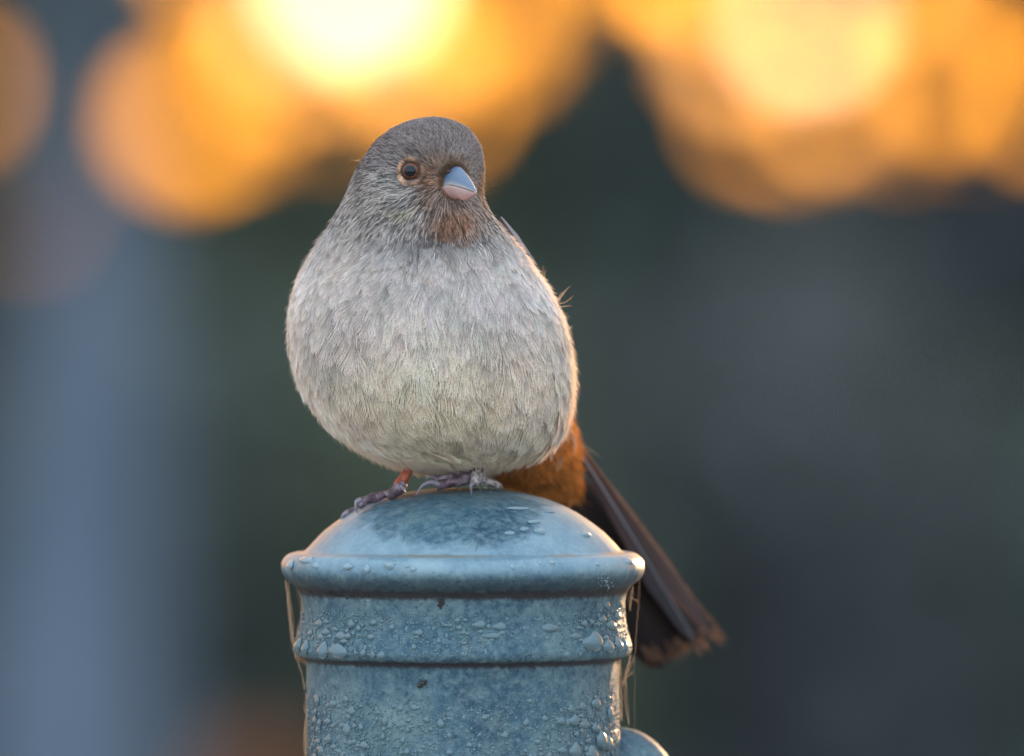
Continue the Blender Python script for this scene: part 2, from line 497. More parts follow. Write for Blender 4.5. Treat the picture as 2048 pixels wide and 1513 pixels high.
# base down to the ground with a plinth
LR = np.concatenate([LR, [LR[-1], LR[-1] + 0.012, LR[-1] + 0.016, LR[-1] + 0.016]])
LZ = np.concatenate([LZ, [0.14, 0.12, 0.10, 0.0]])
SEG = 540
ang = np.linspace(0, 2 * np.pi, SEG, endpoint=False)
def vnoise(p, scale, seed=0):
    """cheap smooth pseudo-noise from summed sines, p (...,3) metres, scale = features per metre"""
    r = np.random.default_rng(seed)
    s = 0
    for o in range(7):
        d = r.normal(size=3); d *= scale * (0.7 + 1.1 * r.random()) * 2.2
        s = s + np.sin(p @ d + r.random() * 7)
    return s / 4.0
AA, RR = np.meshgrid(ang, LR); _, ZZ = np.meshgrid(ang, LZ)
PV = np.stack([PAX + RR * np.sin(AA), PAY - RR * np.cos(AA), ZZ], -1)
nrm = np.stack([np.sin(AA), -np.cos(AA), 0 * AA], -1)
fine = 0.00010 * vnoise(PV, 160, 1) + 0.00018 * vnoise(PV, 60, 2) + 0.00030 * vnoise(PV, 22, 3)
pxz = np.interp(-ZZ, -pr_z, [p[1] for p in prof])
rimw = np.exp(-((pxz - 1118) / 16) ** 2)          # lumpy paint on the shoulder of the rim
fine = fine + rimw * 0.00045 * np.maximum(0, vnoise(PV, 55, 9))
groove = np.exp(-((pxz - 1178) / 9) ** 2) + np.exp(-((pxz - 1318) / 6) ** 2)
fine = fine + groove * 0.0003 * vnoise(PV, 120, 12)
PV = PV + nrm * (fine * np.minimum(1, RR / 0.02))[..., None]
PV[0] = PV[0].mean(0)
nr, ns = PV.shape[:2]
I = np.arange(nr * ns).reshape(nr, ns)
F = np.stack([I[:-1], I[1:], np.roll(I[1:], -1, 1), np.roll(I[:-1], -1, 1)], -1).reshape(-1, 4)

m = M('weathered_blue_paint')
tco = m.n('ShaderNodeTexCoord').outputs['Object']
na = m.noise(38, 6, 0.62, tco); nb = m.noise(420, 5, 0.7, tco); nc = m.noise(1400, 4, 0.7, tco); nd = m.noise(110, 5, 0.65, tco, 0.6)
sep = m.n('ShaderNodeSeparateXYZ', {0: tco}).outputs['Z']
sepx = m.n('ShaderNodeSeparateXYZ', {0: tco}).outputs['X']
def zat(py): return float(np.interp(py, [p[1] for p in prof], pr_z))
base = m.ramp(na, [(0.28, (0.011, 0.042, 0.076)), (0.5, (0.033, 0.086, 0.128)), (0.74, (0.120, 0.185, 0.200))])
speck = m.ramp(nb, [(0.42, (0, 0, 0)), (0.66, (1, 1, 1))])
base2 = m.mix(m.math('MULTIPLY', speck, 0.52), base, (0.155, 0.245, 0.265))
pits = m.ramp(m.noise(620, 3, 0.5, tco), [(0.32, (1, 1, 1)), (0.40, (0, 0, 0))])
c = m.mix(m.math('MULTIPLY', pits, 0.7), base2, (0.02, 0.035, 0.065))
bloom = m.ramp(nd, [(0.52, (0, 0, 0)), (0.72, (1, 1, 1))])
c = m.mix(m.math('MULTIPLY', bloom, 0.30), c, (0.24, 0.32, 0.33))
# thin wet film except one dry patch; sky sheen painted in as lighter colour
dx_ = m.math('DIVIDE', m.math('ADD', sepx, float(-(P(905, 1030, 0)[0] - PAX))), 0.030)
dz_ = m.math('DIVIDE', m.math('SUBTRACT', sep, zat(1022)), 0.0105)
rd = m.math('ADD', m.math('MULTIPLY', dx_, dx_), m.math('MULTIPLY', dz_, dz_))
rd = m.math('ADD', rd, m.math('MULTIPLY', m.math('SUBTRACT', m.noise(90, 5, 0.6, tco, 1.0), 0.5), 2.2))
wet_sheen = m.ramp(rd, [(0.55, (0, 0, 0)), (1.0, (1, 1, 1))])
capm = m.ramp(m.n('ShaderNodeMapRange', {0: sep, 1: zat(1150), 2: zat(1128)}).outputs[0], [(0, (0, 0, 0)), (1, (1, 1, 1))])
wet_sheen = m.math('MULTIPLY', wet_sheen, capm)
c = m.mix(m.math('MULTIPLY', wet_sheen, 0.42), c, m.ramp(na, [(0.3, (0.16, 0.28, 0.37)), (0.7, (0.29, 0.41, 0.48))]))
# grime that has settled in the two grooves (object z in metres)
def band(zc, wd):
    d = m.math('ABSOLUTE', m.math('SUBTRACT', sep, zc))
    return m.ramp(m.math('ADD', m.math('DIVIDE', d, wd), m.math('MULTIPLY', m.math('SUBTRACT', nb, 0.5), 1.4)), [(0.35, (1, 1, 1)), (1.0, (0, 0, 0))])
g1 = band(float(np.interp(1180, [p[1] for p in prof], pr_z)), 0.0021)
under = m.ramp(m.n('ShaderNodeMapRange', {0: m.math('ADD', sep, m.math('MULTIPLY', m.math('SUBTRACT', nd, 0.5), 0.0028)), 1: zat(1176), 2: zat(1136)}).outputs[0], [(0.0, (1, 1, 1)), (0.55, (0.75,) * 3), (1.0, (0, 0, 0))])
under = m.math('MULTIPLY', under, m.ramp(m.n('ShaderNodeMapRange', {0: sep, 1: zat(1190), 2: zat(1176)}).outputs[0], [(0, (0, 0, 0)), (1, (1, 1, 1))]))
c = m.mix(m.math('MULTIPLY', under, 0.75), c, (0.014, 0.028, 0.045))  # lip underside: shade painted in dark, mottled along with grime
g2 = band(float(np.interp(1318, [p[1] for p in prof], pr_z)), 0.0013)
c = m.mix(m.math('MULTIPLY', g1, 0.93), c, (0.018, 0.016, 0.02))
c = m.mix(m.math('MULTIPLY', g2, 0.9), c, (0.018, 0.016, 0.022))
g3 = band(float(np.interp(1103, [p[1] for p in prof], pr_z)), 0.0006)
brown = m.ramp(m.noise(30, 3, 0.5, tco), [(0.5, (0, 0, 0)), (0.6, (1, 1, 1))])
c = m.mix(m.math('MULTIPLY', m.math('MULTIPLY', g3, brown), 0.7), c, (0.16, 0.13, 0.09))
h = m.math('ADD', m.math('MULTIPLY', nb, 0.6), m.math('MULTIPLY', nc, 0.4))
rough = m.ramp(wet_sheen, [(0, (0.62,) * 3), (1, (0.32,) * 3)])
# the dome is smoother than the rough cast sides
top = m.ramp(m.n('ShaderNodeMapRange', {0: sep, 1: float(np.interp(1190, [p[1] for p in prof], pr_z)), 2: float(np.interp(1130, [p[1] for p in prof], pr_z))}).outputs[0], [(0, (1, 1, 1)), (1, (0.35,) * 3)])
bmp = m.n('ShaderNodeBump', {'Height': h, 'Distance': 0.0012, 'Strength': m.math('MULTIPLY', top, m.math('SUBTRACT', 1.0, m.math('MULTIPLY', wet_sheen, 0.75)))}).outputs[0]
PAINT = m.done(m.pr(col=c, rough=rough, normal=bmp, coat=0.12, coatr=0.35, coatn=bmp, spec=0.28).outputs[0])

post = empty('post', (PAX, PAY, 0), 'blue-grey painted metal post with a domed cap and a ringed collar', 'post')
Vp = PV.reshape(-1, 3)
zcut1 = float(np.interp(1180, [p[1] for p in prof], pr_z)); 
rows_z = LZ
r_cap = int(np.argmin(np.abs(LZ[:420] - zcut1)))
r_col = int(np.argmin(np.abs(LZ[:420] - float(np.interp(1317, [p[1] for p in prof], pr_z)))))
def rows_mesh(name, a, b):
    Vv = PV[a:b + 1].reshape(-1, 3)
    n_ = b - a + 1
    J = np.arange(n_ * ns).reshape(n_, ns)
    Ff = np.stack([J[:-1], J[1:], np.roll(J[1:], -1, 1), np.roll(J[:-1], -1, 1)], -1).reshape(-1, 4)
    return quads_mesh(name, Vv, Ff, PAINT, post, smooth=True)
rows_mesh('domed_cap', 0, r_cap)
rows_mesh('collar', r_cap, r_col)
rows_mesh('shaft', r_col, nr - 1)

# rail knuckle and rail that leave the post low on the right
kc = P(1236, 1572, 26)
kr = 0.0185
th = np.linspace(0, np.pi, 40); ph = np.linspace(0, 2 * np.pi, 64, endpoint=False)
TH, PH = np.meshgrid(th, ph, indexing='ij')
KV = np.stack([kc[0] + kr * 1.0 * np.sin(TH) * np.cos(PH), kc[1] + kr * np.sin(TH) * np.sin(PH), kc[2] + kr * 1.0 * np.cos(TH)], -1)
KV += 0.0002 * vnoise(KV, 80, 5)[..., None]
J = np.arange(40 * 64).reshape(40, 64)
F = np.stack([J[:-1], J[1:], np.roll(J[1:], -1, 1), np.roll(J[:-1], -1, 1)], -1).reshape(-1, 4)
quads_mesh('rail_knuckle', KV.reshape(-1, 3), F, PAINT, post, smooth=True)
rp = [kc + np.array([0, 0.0, -0.004]), kc + np.array([0.003, 0.012, -0.03]), kc + np.array([0.02, 0.08, -0.10]), kc + np.array([0.10, 0.5, -0.5]), kc + np.array([0.22, 1.1, -1.25])]
V, F = tube_mesh(spline(rp, 20), np.full(20, 0.0145), 24)
mesh_obj('rail', V, F, PAINT, post)

# height of the dome's surface under the bird
def dome_z(x, y):
    r = math.hypot(x - PAX, y - PAY)
    k = np.searchsorted(LR[:200], r)
    return float(np.interp(r, LR[:170], LZ[:170]))
def on_dome(px, py):
    """first point of the dome met along a line of sight (or the silhouette point)"""
    d = ray(px, py); best = None; bd = 1e9
    for y in np.linspace(-50, 12, 500):
        p = P(px, py, y)
        dz = p[2] - dome_z(p[0], p[1])
        if dz <= 0: return p
        if dz < bd: bd, best = dz, p
    return best

# ------------------------------------------------------------------ water drops
m = M('water_drop')
tcw = m.n('ShaderNodeTexCoord').outputs['Generated']
WATER = m.done(m.pr(col=m.ramp(m.noise(300, 3, 0.6, m.n('ShaderNodeTexCoord').outputs['Object']), [(0.3, (0.07, 0.145, 0.185)), (0.7, (0.13, 0.22, 0.26))]), rough=0.12, coat=0.5, coatr=0.03, trans=0.35, ior=1.33).outputs[0])
def prof_at_py(py):
    z = float(np.interp(py, [p[1] for p in prof], pr_z))
    i = int(np.argmin(np.abs(LZ[:420] - z)))
    r = LR[i]; j0, j1 = max(i - 3, 0), min(i + 3, 419)
    tr, tz = LR[j1] - LR[j0], LZ[j1] - LZ[j0]
    L = math.hypot(tr, tz)
    return r, LZ[i], tr / L, tz / L       # tangent going down the profile
def drop_mesh(w, hgt, thick, name='water_drop', seed=0, na=14, nr_=5):
    r = random.Random(seed)
    V = [(0, 0, thick)]
    k1, k2, k3 = r.uniform(-.12, .12), r.uniform(-.12, .12), r.uniform(0, 6)
    for i in range(1, nr_ + 1):
        q = i / nr_
        for j in range(na):
            a = 2 * math.pi * j / na
            rad = 1 + k1 * math.cos(2 * a + k3) + k2 * math.sin(3 * a)
            x = math.sin(a) * q * rad * w; y = -math.cos(a) * q * rad * hgt
            if y > 0: x *= 1 - 0.45 * (y / hgt)          # narrow on top
            z = thick * math.sqrt(max(0, 1 - q * q)) * (1 + (-y / hgt) * 0.45) - (0.0001 if i == nr_ else 0)
            V.append((x, y, z))
    F = [(0, 1 + (j + 1) % na, 1 + j) for j in range(na)]
    F = [(0, 1 + j, 1 + (j + 1) % na) for j in range(na)]
    for i in range(nr_ - 1):
        for j in range(na):
            a = 1 + i * na + j; b = 1 + i * na + (j + 1) % na
            F.append((a, a + na, b + na, b))
    me = bpy.data.meshes.new(name); me.from_pydata(V, [], F)
    me.polygons.foreach_set('use_smooth', [True] * len(F)); me.materials.append(WATER)
    me.update()
    return me
def drop_frame(px, py):
    r, z, tr, tz = prof_at_py(py)
    rp_ = r / (K * DIST)
    s = max(-0.985, min(0.985, (px - 926) / rp_))
    a = math.asin(s)
    rad = np.array([math.sin(a), -math.cos(a), 0.0])
    down = rad * tr + np.array([0, 0, tz])
    n = np.cross(np.array([math.cos(a), math.sin(a), 0.0]), -down)
    if n @ rad < 0: n = -n
    side = np.cross(-down, n)
    pos = np.array([PAX, PAY, z]) + rad * r
    return pos, side, -down, n
WATER_DARK = WATER
m = M('water_drop_on_film')
WATER = m.done(m.pr(col=(0.22, 0.34, 0.41), rough=0.12, coat=0.5, coatr=0.03, trans=0.35, ior=1.33).outputs[0])
protos_cap = [drop_mesh(1.0, 1.0 + 0.25 * k, 0.5, seed=k + 20) for k in range(6)]
WATER = WATER_DARK
protos = [drop_mesh(1.0, 1.0 + 0.25 * k, 0.5, seed=k) for k in range(6)]
hand = [  # px, py, half width, half height (photo px)
    (1035, 1012, 26, 8), (1068, 1037, 17, 9), (1048, 1051, 12, 8), (1077, 1055, 12, 15), (1020, 1058, 13, 8), (1100, 1020, 11, 6), (1170, 1065, 9, 10),
    (1185, 1272, 24, 26), (1216, 1284, 13, 16), (1236, 1282, 8, 18), (1250, 1284, 6, 18), (1222, 1245, 12, 13), (1235, 1228, 8, 12), (1205, 1232, 9, 10),
    (1214, 1205, 8, 9), (1240, 1205, 6, 10), (1100, 1245, 24, 12), (1150, 1262, 14, 9), (985, 1258, 22, 10), (960, 1236, 18, 12), (1000, 1240, 20, 11),
    (640, 1240, 9, 10), (655, 1256, 8, 9), (685, 1262, 13, 12), (598, 1286, 9, 18), (612, 1290, 8, 16), (648, 1292, 13, 18), (678, 1292, 24, 16), (706, 1238, 8, 12),
    (622, 1260, 6, 8), (745, 1262, 9, 9), (765, 1298, 11, 9), (840, 1253, 12, 8),
    (1142, 1408, 9, 10), (1165, 1405, 9, 9), (1192, 1400, 11, 13), (1122, 1430, 11, 10), (1148, 1432, 14, 13), (1168, 1440, 12, 11), (1220, 1422, 7, 20),
    (1190, 1447, 8, 10), (1202, 1472, 11, 22), (1216, 1480, 10, 18), (1230, 1468, 6, 15), (1150, 1492, 15, 17), (1183, 1500, 15, 20), (1090, 1425, 8, 7),
    (696, 1450, 9, 16), (668, 1400, 8, 9), (658, 1470, 8, 10), (705, 1412, 11, 10), (730, 1478, 11, 9), (700, 1508, 12, 9), (640, 1440, 5, 9), (636, 1395, 5, 12),
    (772, 1428, 8, 12), (855, 1425, 9, 8), (883, 1433, 10, 11), (833, 1401, 13, 7), (1125, 1490, 12, 8), (1075, 1470, 9, 7), (970, 1420, 9, 7), (1010, 1455, 11, 8),
    (940, 1475, 8, 7), (900, 1490, 9, 8), (1060, 1390, 8, 6),
]
for k in range(15):
    hand.append((926 + 345 * math.sin(random.uniform(-1.5, 1.5)), random.uniform(1112, 1128), random.uniform(5, 14), random.uniform(6, 13)))
for k in range(60):
    hand.append((926 + 300 * random.uniform(-0.97, 0.97), random.uniform(1225, 1300), random.uniform(3.5, 9), random.uniform(4, 9)))
for k in range(110):
    hand.append((926 + 306 * math.sin(random.uniform(-1.35, 1.35)), random.uniform(1385, 1513) , random.uniform(3, 8), random.uniform(3.5, 9)))
for k, (px, py, w, hh) in enumerate(hand):
    pos, side, up, n = drop_frame(px, py)
    o = link('water_drop', (protos_cap if py < 1140 else protos)[k % 6], post)
    sc = K * DIST
    ks = 1.0 + 0.25 * (k % 6)
    mw = Matrix((( side[0], up[0], n[0]), (side[1], up[1], n[1]), (side[2], up[2], n[2])))
    o.location = Vector(pos - wloc(post))
    fs = max(0.25, abs(n @ FW))                      # drops near the rim are seen edge-on, keep their true width
    o.rotation_euler = mw.to_euler()
    wq = min(w / max(0.35, abs(side[0])), w * 2)
    t_ = min(wq, hh) * 0.85; hh = hh * 0.9; wq = wq * 0.88
    o.scale = (wq * sc, hh * sc / ks, t_ * sc * 1.1)
# the finest beads, far too many to count
V, F = [], []
nb_ = 3400
t4 = [(0, 0, 1)] + [(math.cos(a), math.sin(a), -0.1) for a in np.linspace(0, 2 * math.pi, 6, endpoint=False)]
t4 = [(0, 0, 0.62)] + [(0.6 * math.cos(a), 0.6 * math.sin(a), 0.5) for a in np.linspace(0, 2 * math.pi, 6, endpoint=False)] + [(math.cos(a), math.sin(a), -0.05) for a in np.linspace(0, 2 * math.pi, 6, endpoint=False)]
for k in range(nb_):
    if random.random() < 0.35: py = random.uniform(1215, 1300)
    else: py = 1370 + 150 * random.random() ** 0.7
    aa = random.uniform(-1.5, 1.5)
    r, z, tr, tz = prof_at_py(py)
    rad = np.array([math.sin(aa), -math.cos(aa), 0.0]); sdv = np.array([math.cos(aa), math.sin(aa), 0])
    pos = np.array([PAX, PAY, z]) + rad * (r + 0.0001)
    q = random.uniform(0.9, 2.8) * K * DIST * (1 if random.random() < .9 else 1.5)
    b = len(V)
    for (x, y, zz) in t4:
        V.append(pos + sdv * x * q + np.array([0, 0, 1]) * y * q * 1.2 + rad * zz * q)
    for j in range(6):
        F.append((b, b + 1 + j, b + 1 + (j + 1) % 6))
        F.append((b + 1 + j, b + 7 + j, b + 7 + (j + 1) % 6)); F.append((b + 1 + j, b + 7 + (j + 1) % 6, b + 1 + (j + 1) % 6))
o = quads_mesh('dew', np.array(V), np.array(F), WATER, post, smooth=True, nper=3)
tag(o, kind='stuff')

# ------------------------------------------------------------------ the bird
BASE = P(900, 975, 0)
bird = empty('bird', tuple(BASE), 'plump grey-brown songbird with a stout pale bill perched on the post cap', 'bird')

sil = np.array([  # py, left, right, centre depth (mm), half depth (mm)
    (235, 868, 868, -14, 0), (243, 816, 908, -14, 9), (258, 784, 938, -14, 13.2), (278, 758, 953, -14, 16.6), (298, 741, 963, -14, 18.7), (320, 727, 967, -14, 20.2), (340, 714, 968, -14, 21.2),
    (360, 705, 967, -13.6, 21.8), (380, 697, 965, -13, 22.4), (400, 688, 967, -12.2, 23), (420, 679, 976, -11, 24), (440, 667, 989, -9.8, 25.5), (460, 655, 1006, -8.2, 27.2),
    (480, 643, 1024, -6.4, 29.5), (500, 634, 1040, -4.6, 32), (520, 623, 1053, -3, 34.2), (540, 613, 1067, -1.6, 36.2), (560, 605, 1081, -0.4, 38), (580, 597, 1093, 0.4, 39.6), (600, 592, 1104, 1.2, 41), (640, 586, 1121, 2.6, 43.4),
    (680, 585, 1131, 3.6, 45), (720, 589, 1138, 4.3, 45.6), (760, 600, 1141, 5, 45), (800, 620, 1138, 5.4, 43), (830, 640, 1131, 5.8, 40.2), (860, 668, 1116, 6.4, 36), (880, 693, 1098, 7, 32), (900, 726, 1070, 7.6, 27), (918, 765, 1035, 8, 21),
    (930, 805, 1000, 8, 15.5), (938, 845, 965, 8, 9.5), (942, 900, 900, 8, 0)])
rows = 110
tt = 0.5 - 0.5 * np.cos(np.linspace(0, np.pi, rows))
pys = 235 + tt * (942 - 235)
cx = np.interp(pys, sil[:, 0], (sil[:, 1] + sil[:, 2]) / 2)
hw = np.sqrt(np.interp(pys, sil[:, 0], ((sil[:, 2] - sil[:, 1]) / 2) ** 2))
yc = np.interp(pys, sil[:, 0], sil[:, 3])
hd = np.sqrt(np.interp(pys, sil[:, 0], sil[:, 4] ** 2))
def sm(a, k=5):
    b = np.pad(a, k, mode='edge'); return np.convolve(b, np.ones(2 * k + 1) / (2 * k + 1), 'valid')
cx = sm(cx, 2); yc = sm(yc, 4)
NS = 96
aa = np.linspace(0, 2 * np.pi, NS, endpoint=False)
V = []
for i in range(rows):
    for a in aa:
        ca, sa = math.cos(a), math.sin(a)
        e = 2 / 2.12
        x = cx[i] + hw[i] * math.copysign(abs(ca) ** e, ca)
        y = yc[i] + hd[i] * math.copysign(abs(sa) ** e, sa)
        V.append(P(x, pys[i], y))
F = []
for i in range(rows - 1):
    for j in range(NS):
        k = (j + 1) % NS
        F.append([i * NS + j, i * NS + k, (i + 1) * NS + k, (i + 1) * NS + j])
F.append(list(range(NS))); F.append([(rows - 1) * NS + j for j in range(NS)][::-1])
def add_sphere(V, F, c, r, n=20, sq=(1, 1, 1)):
    b = len(V)
    for i in range(n + 1):
        t = math.pi * i / n
        for j in range(2 * n):
            p = math.pi * j / n
            V.append(np.array(c) + r * np.array([math.sin(t) * math.cos(p) * sq[0], math.sin(t) * math.sin(p) * sq[1], math.cos(t) * sq[2]]))
    for i in range(n):
        for j in range(2 * n):
            k = (j + 1) % (2 * n)
            F.append([b + i * 2 * n + j, b + i * 2 * n + k, b + (i + 1) * 2 * n + k, b + (i + 1) * 2 * n + j])
rump = [(980, 800, 24, 146), (1012, 838, 34, 120), (1042, 870, 44, 97), (1072, 900, 53, 76), (1092, 928, 61, 57), (1110, 955, 68, 40), (1128, 984, 75, 26)]
rs = np.array(rump, float)
for q in np.linspace(0, len(rs) - 1, 16):
    i = min(int(q), len(rs) - 2); t = q - i
    a = rs[i] * (1 - t) + rs[i + 1] * t
    add_sphere(V, F, P(a[0], a[1], a[2]), a[3] * K * DIST)
tmp_me = bpy.data.meshes.new('tmp'); tmp_me.from_pydata([tuple(v) for v in V], [], F); tmp_me.update()
bm = bmesh.new(); bm.from_mesh(tmp_me); bmesh.ops.recalc_face_normals(bm, faces=bm.faces); bm.to_mesh(tmp_me); bm.free()
tmp = bpy.data.objects.new('tmp', tmp_me); COL.objects.link(tmp)
md = tmp.modifiers.new('r', 'REMESH'); md.mode = 'VOXEL'; md.voxel_size = 0.0009
md = tmp.modifiers.new('s', 'SMOOTH'); md.iterations = 8; md.factor = 0.5
dg = bpy.context.evaluated_depsgraph_get()
ev = tmp.evaluated_get(dg)
body_me = bpy.data.meshes.new_from_object(ev)
bpy.data.objects.remove(tmp); bpy.data.meshes.remove(tmp_me)

nv = len(body_me.vertices)
co = np.empty(nv * 3); body_me.vertices.foreach_get('co', co); co = co.reshape(-1, 3)
no = np.empty(nv * 3); body_me.vertex_normals.foreach_get('vector', no); no = no.reshape(-1, 3)
def bvh_now():
    polys = [tuple(p.vertices) for p in body_me.polygons]
    return BVHTree.FromPolygons([tuple(v) for v in co], polys)
bvh = bvh_now()
def hit(px, py):
    d = Vector(ray(px, py)).normalized()
    loc, nn, idx, dd = bvh.ray_cast(Vector(CP), d)
    return (np.array(loc), np.array(nn)) if loc is not None else (None, None)
bumps = [  # px, py, radius mm, height mm (along the normal)
    (820, 342, 4.2, -1.3), (818, 312, 4.5, 0.9), (868, 345, 4.5, -1.0), (790, 405, 8.0, 1.4), (905, 440, 6.5, 1.9), (870, 430, 6, 0.8), (950, 420, 5, 0.9),
    (905, 360, 6, 1.2), (840, 398, 4.0, -0.6), (800, 470, 9, 0.8), (740, 360, 8, 0.3),
    (760, 620, 16, 0.9), (1000, 640, 18, 1.0), (880, 760, 20, 1.2), (700, 780, 16, 0.8), (1060, 800, 15, 0.8),
]
for (bx, by, br, bh) in bumps:
    p0, _ = hit(bx, by)
    d2 = ((co - p0) ** 2).sum(1)
    co += no * (bh * 0.001 * np.exp(-d2 / (br * 0.001) ** 2))[:, None]
PXv, PYv = project(co)
frontw = np.clip((0.0 - co[:, 1]) / 0.02, 0, 1)
gline = 488 - 0.0009 * (PXv - 900) ** 2 * 0.5
co -= no * (0.0007 * np.exp(-((PYv - gline - 8 * np.sin(PXv * 0.09)) / 14) ** 2 - ((PXv - 880) / 120) ** 2) * frontw)[:, None]
co += no * (0.0007 * vnoise(co, 14, 21) * np.clip((PYv - 470) / 60, 0, 1))[:, None]
body_me.vertices.foreach_set('co', co.ravel()); body_me.update()
bvh = bvh_now()

m = M('down_under_feathers')
tcb = m.n('ShaderNodeTexCoord').outputs['Object']
at_ = m.n('ShaderNodeAttribute', attribute_name='tint').outputs['Color']
nn_ = m.noise(900, 3, 0.6, tcb)
DOWN = m.done(m.pr(col=m.mix(m.math('MULTIPLY', nn_, 0.5), at_, (0.02, 0.018, 0.018)), rough=0.95, spec=0.05).outputs[0])

# plumage colours by region, with painted shade under the throat
def lerp(a, b, t): return a + (b - a) * np.clip(t, 0, 1)[..., None]
def G(px, py, cx_, cy_, rx, ry): return np.exp(-(((px - cx_) / rx) ** 2 + ((py - cy_) / ry) ** 2))
def plumage(p, jitter=True):
    px, py = project(p)
    n = len(p)
    crown = np.array([0.225, 0.188, 0.185]); cheek = np.array([0.40, 0.37, 0.36]); breast = np.array([0.66, 0.615, 0.605])
    belly = np.array([0.90, 0.82, 0.67]); vent = np.array([0.92, 0.76, 0.54]); rust = np.array([0.36, 0.205, 0.135]); cinn = np.array([0.42, 0.17, 0.04])
    back = np.array([0.2, 0.165, 0.14])
    c = lerp(np.tile(crown, (n, 1)), cheek, (py - 300) / 90)
    c = lerp(c, breast, (py - 440 - 0.10 * np.abs(px - 880)) / 70)
    w = G(px, py, 860, 800, 230, 190) * np.clip((py - 560) / 120, 0, 1)
    c = lerp(c, belly, w)
    c = lerp(c, vent, np.clip((py - 855) / 100, 0, 1) * 0.9)
    front = np.clip((0.004 - p[:, 1]) / 0.01, 0, 1)
    c = lerp(c, rust, 1.25 * G(px, py, 905, 440, 46, 38) * front)
    c = lerp(c, rust * 0.8, 1.1 * G(px, py, 866, 358, 30, 34) * front)
    c = lerp(c, rust * 0.55, 1.0 * G(px, py, 905, 330, 32, 12) * front)
    c = lerp(c, rust * 0.7, 0.9 * G(px, py, 858, 402, 22, 12) * front)
    c = lerp(c, rust * 0.9, 0.9 * G(px, py, 962, 372, 14, 34) * front)
    c = lerp(c, np.array([0.13, 0.115, 0.125]), 0.85 * G(px, py, 870, 480 + 7 * np.sin(px * 0.13) + 5 * np.sin(px * 0.31), 100, 11) * front)  # shade below the throat feathers, painted into the colour
    c = lerp(c, np.array([0.14, 0.125, 0.13]), 0.6 * G(px, py, 815, 405, 28, 9) * front)
    c = lerp(c, np.array([0.52, 0.48, 0.33]), 0.85 * G(px, py, 812, 420, 20, 7) * front)
    c = lerp(c, np.array([0.40, 0.40, 0.40]), 0.5 * G(px, py, 780, 360, 30, 12) * front)
    c = lerp(c, np.array([0.13, 0.11, 0.12]), 0.5 * G(px, py, 765, 330, 22, 6) * front)
    c = lerp(c, np.array([0.55, 0.50, 0.42]), 0.5 * np.clip((px - 1050) / 60, 0, 1) * np.clip((py - 560) / 60, 0, 1))
    # back and rump behind
    c = lerp(c, back, np.clip((p[:, 1] - 0.018) / 0.012, 0, 1) * np.clip((840 - py) / 40, 0, 1))
    c = lerp(c, cinn, np.clip((p[:, 1] - 0.030) / 0.006, 0, 1) * np.clip((py - 815) / 30, 0, 1))
    c = lerp(c, cinn, np.clip((p[:, 1] - 0.010) / 0.005, 0, 1) * np.clip((py - np.interp(px, [900, 960, 1000, 1060, 1110, 1150], [980, 945, 926, 904, 872, 835])) / 8, 0, 1))
    c = lerp(c, np.array([0.60, 0.58, 0.56]), 0.5 * G(px, py, 790, 392, 34, 10) * front)
    if jitter:
        hd_ = np.clip((470 - py) / 30, 0, 1)[:, None]
        pat = vnoise(p, 45, 33)[:, None] * 0.09 + vnoise(p, 150, 34)[:, None] * (0.07 + 0.10 * hd_) + hd_ * 0.42 * (rng.random((n, 1)) - 0.5)
        hue = vnoise(p, 30, 35)[:, None] * np.array([[0.035, 0.0, -0.035]])
        pat = pat + hue
        c = c * (1 + pat) * (1 + 0.16 * (rng.random((n, 1)) - 0.5))
        c = c * (1 + 0.05 * (rng.random((n, 3)) - 0.5))
    return np.clip(c, 0.01, 0.9)
EYE0, _n0 = hit(821, 343)
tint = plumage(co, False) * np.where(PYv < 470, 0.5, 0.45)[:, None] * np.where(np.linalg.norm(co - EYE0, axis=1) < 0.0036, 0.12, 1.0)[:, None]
a = body_me.attributes.new('tint', 'FLOAT_COLOR', 'POINT')
c4 = np.ones((nv, 4), dtype=np.float32); c4[:, :3] = tint; a.data.foreach_set('color', c4.ravel())
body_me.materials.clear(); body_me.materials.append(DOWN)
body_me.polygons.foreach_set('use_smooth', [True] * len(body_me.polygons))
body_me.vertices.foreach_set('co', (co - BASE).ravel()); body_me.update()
body_me.name = 'body'
body = link('body', body_me, bird)

# --- eye and bill placement
EYE, EN = hit(821, 343)
EN = EN / np.linalg.norm(EN)
EN = EN * 0.65 + np.array([-0.16, -0.98, 0.05]) * 0.35; EN /= np.linalg.norm(EN)
ER = 0.0031
EC = EYE - EN * 0.0009
BB, _ = hit(912, 368)                     # middle of the bill's base on the face
BB = BB + np.array([-0.0015, 0.0022, 0.0])

# --- contour feathers
tri = np.array([list(p.vertices)[:3] for p in body_me.polygons] + [[p.vertices[0], p.vertices[2], p.vertices[3]] for p in body_me.polygons if len(p.vertices) == 4])
no = np.empty(nv * 3); body_me.vertex_normals.foreach_get('vector', no); no = no.reshape(-1, 3)
A, B_, C_ = co[tri[:, 0]], co[tri[:, 1]], co[tri[:, 2]]
area = 0.5 * np.linalg.norm(np.cross(B_ - A, C_ - A), axis=1)
def scatter(n, weight=None):
    w = area if weight is None else area * weight((A + B_ + C_) / 3)
    k = rng.choice(len(tri), n, p=w / w.sum())
    r1, r2 = rng.random(n), rng.random(n); s = np.sqrt(r1)
    b0, b1, b2 = 1 - s, s * (1 - r2), s * r2
    p = A[k] * b0[:, None] + B_[k] * b1[:, None] + C_[k] * b2[:, None]
    q = no[tri[k, 0]] * b0[:, None] + no[tri[k, 1]] * b1[:, None] + no[tri[k, 2]] * b2[:, None]
    q /= np.linalg.norm(q, axis=1)[:, None]
    return p, q
def unit(v): return v / (np.linalg.norm(v, axis=-1, keepdims=True) + 1e-12)
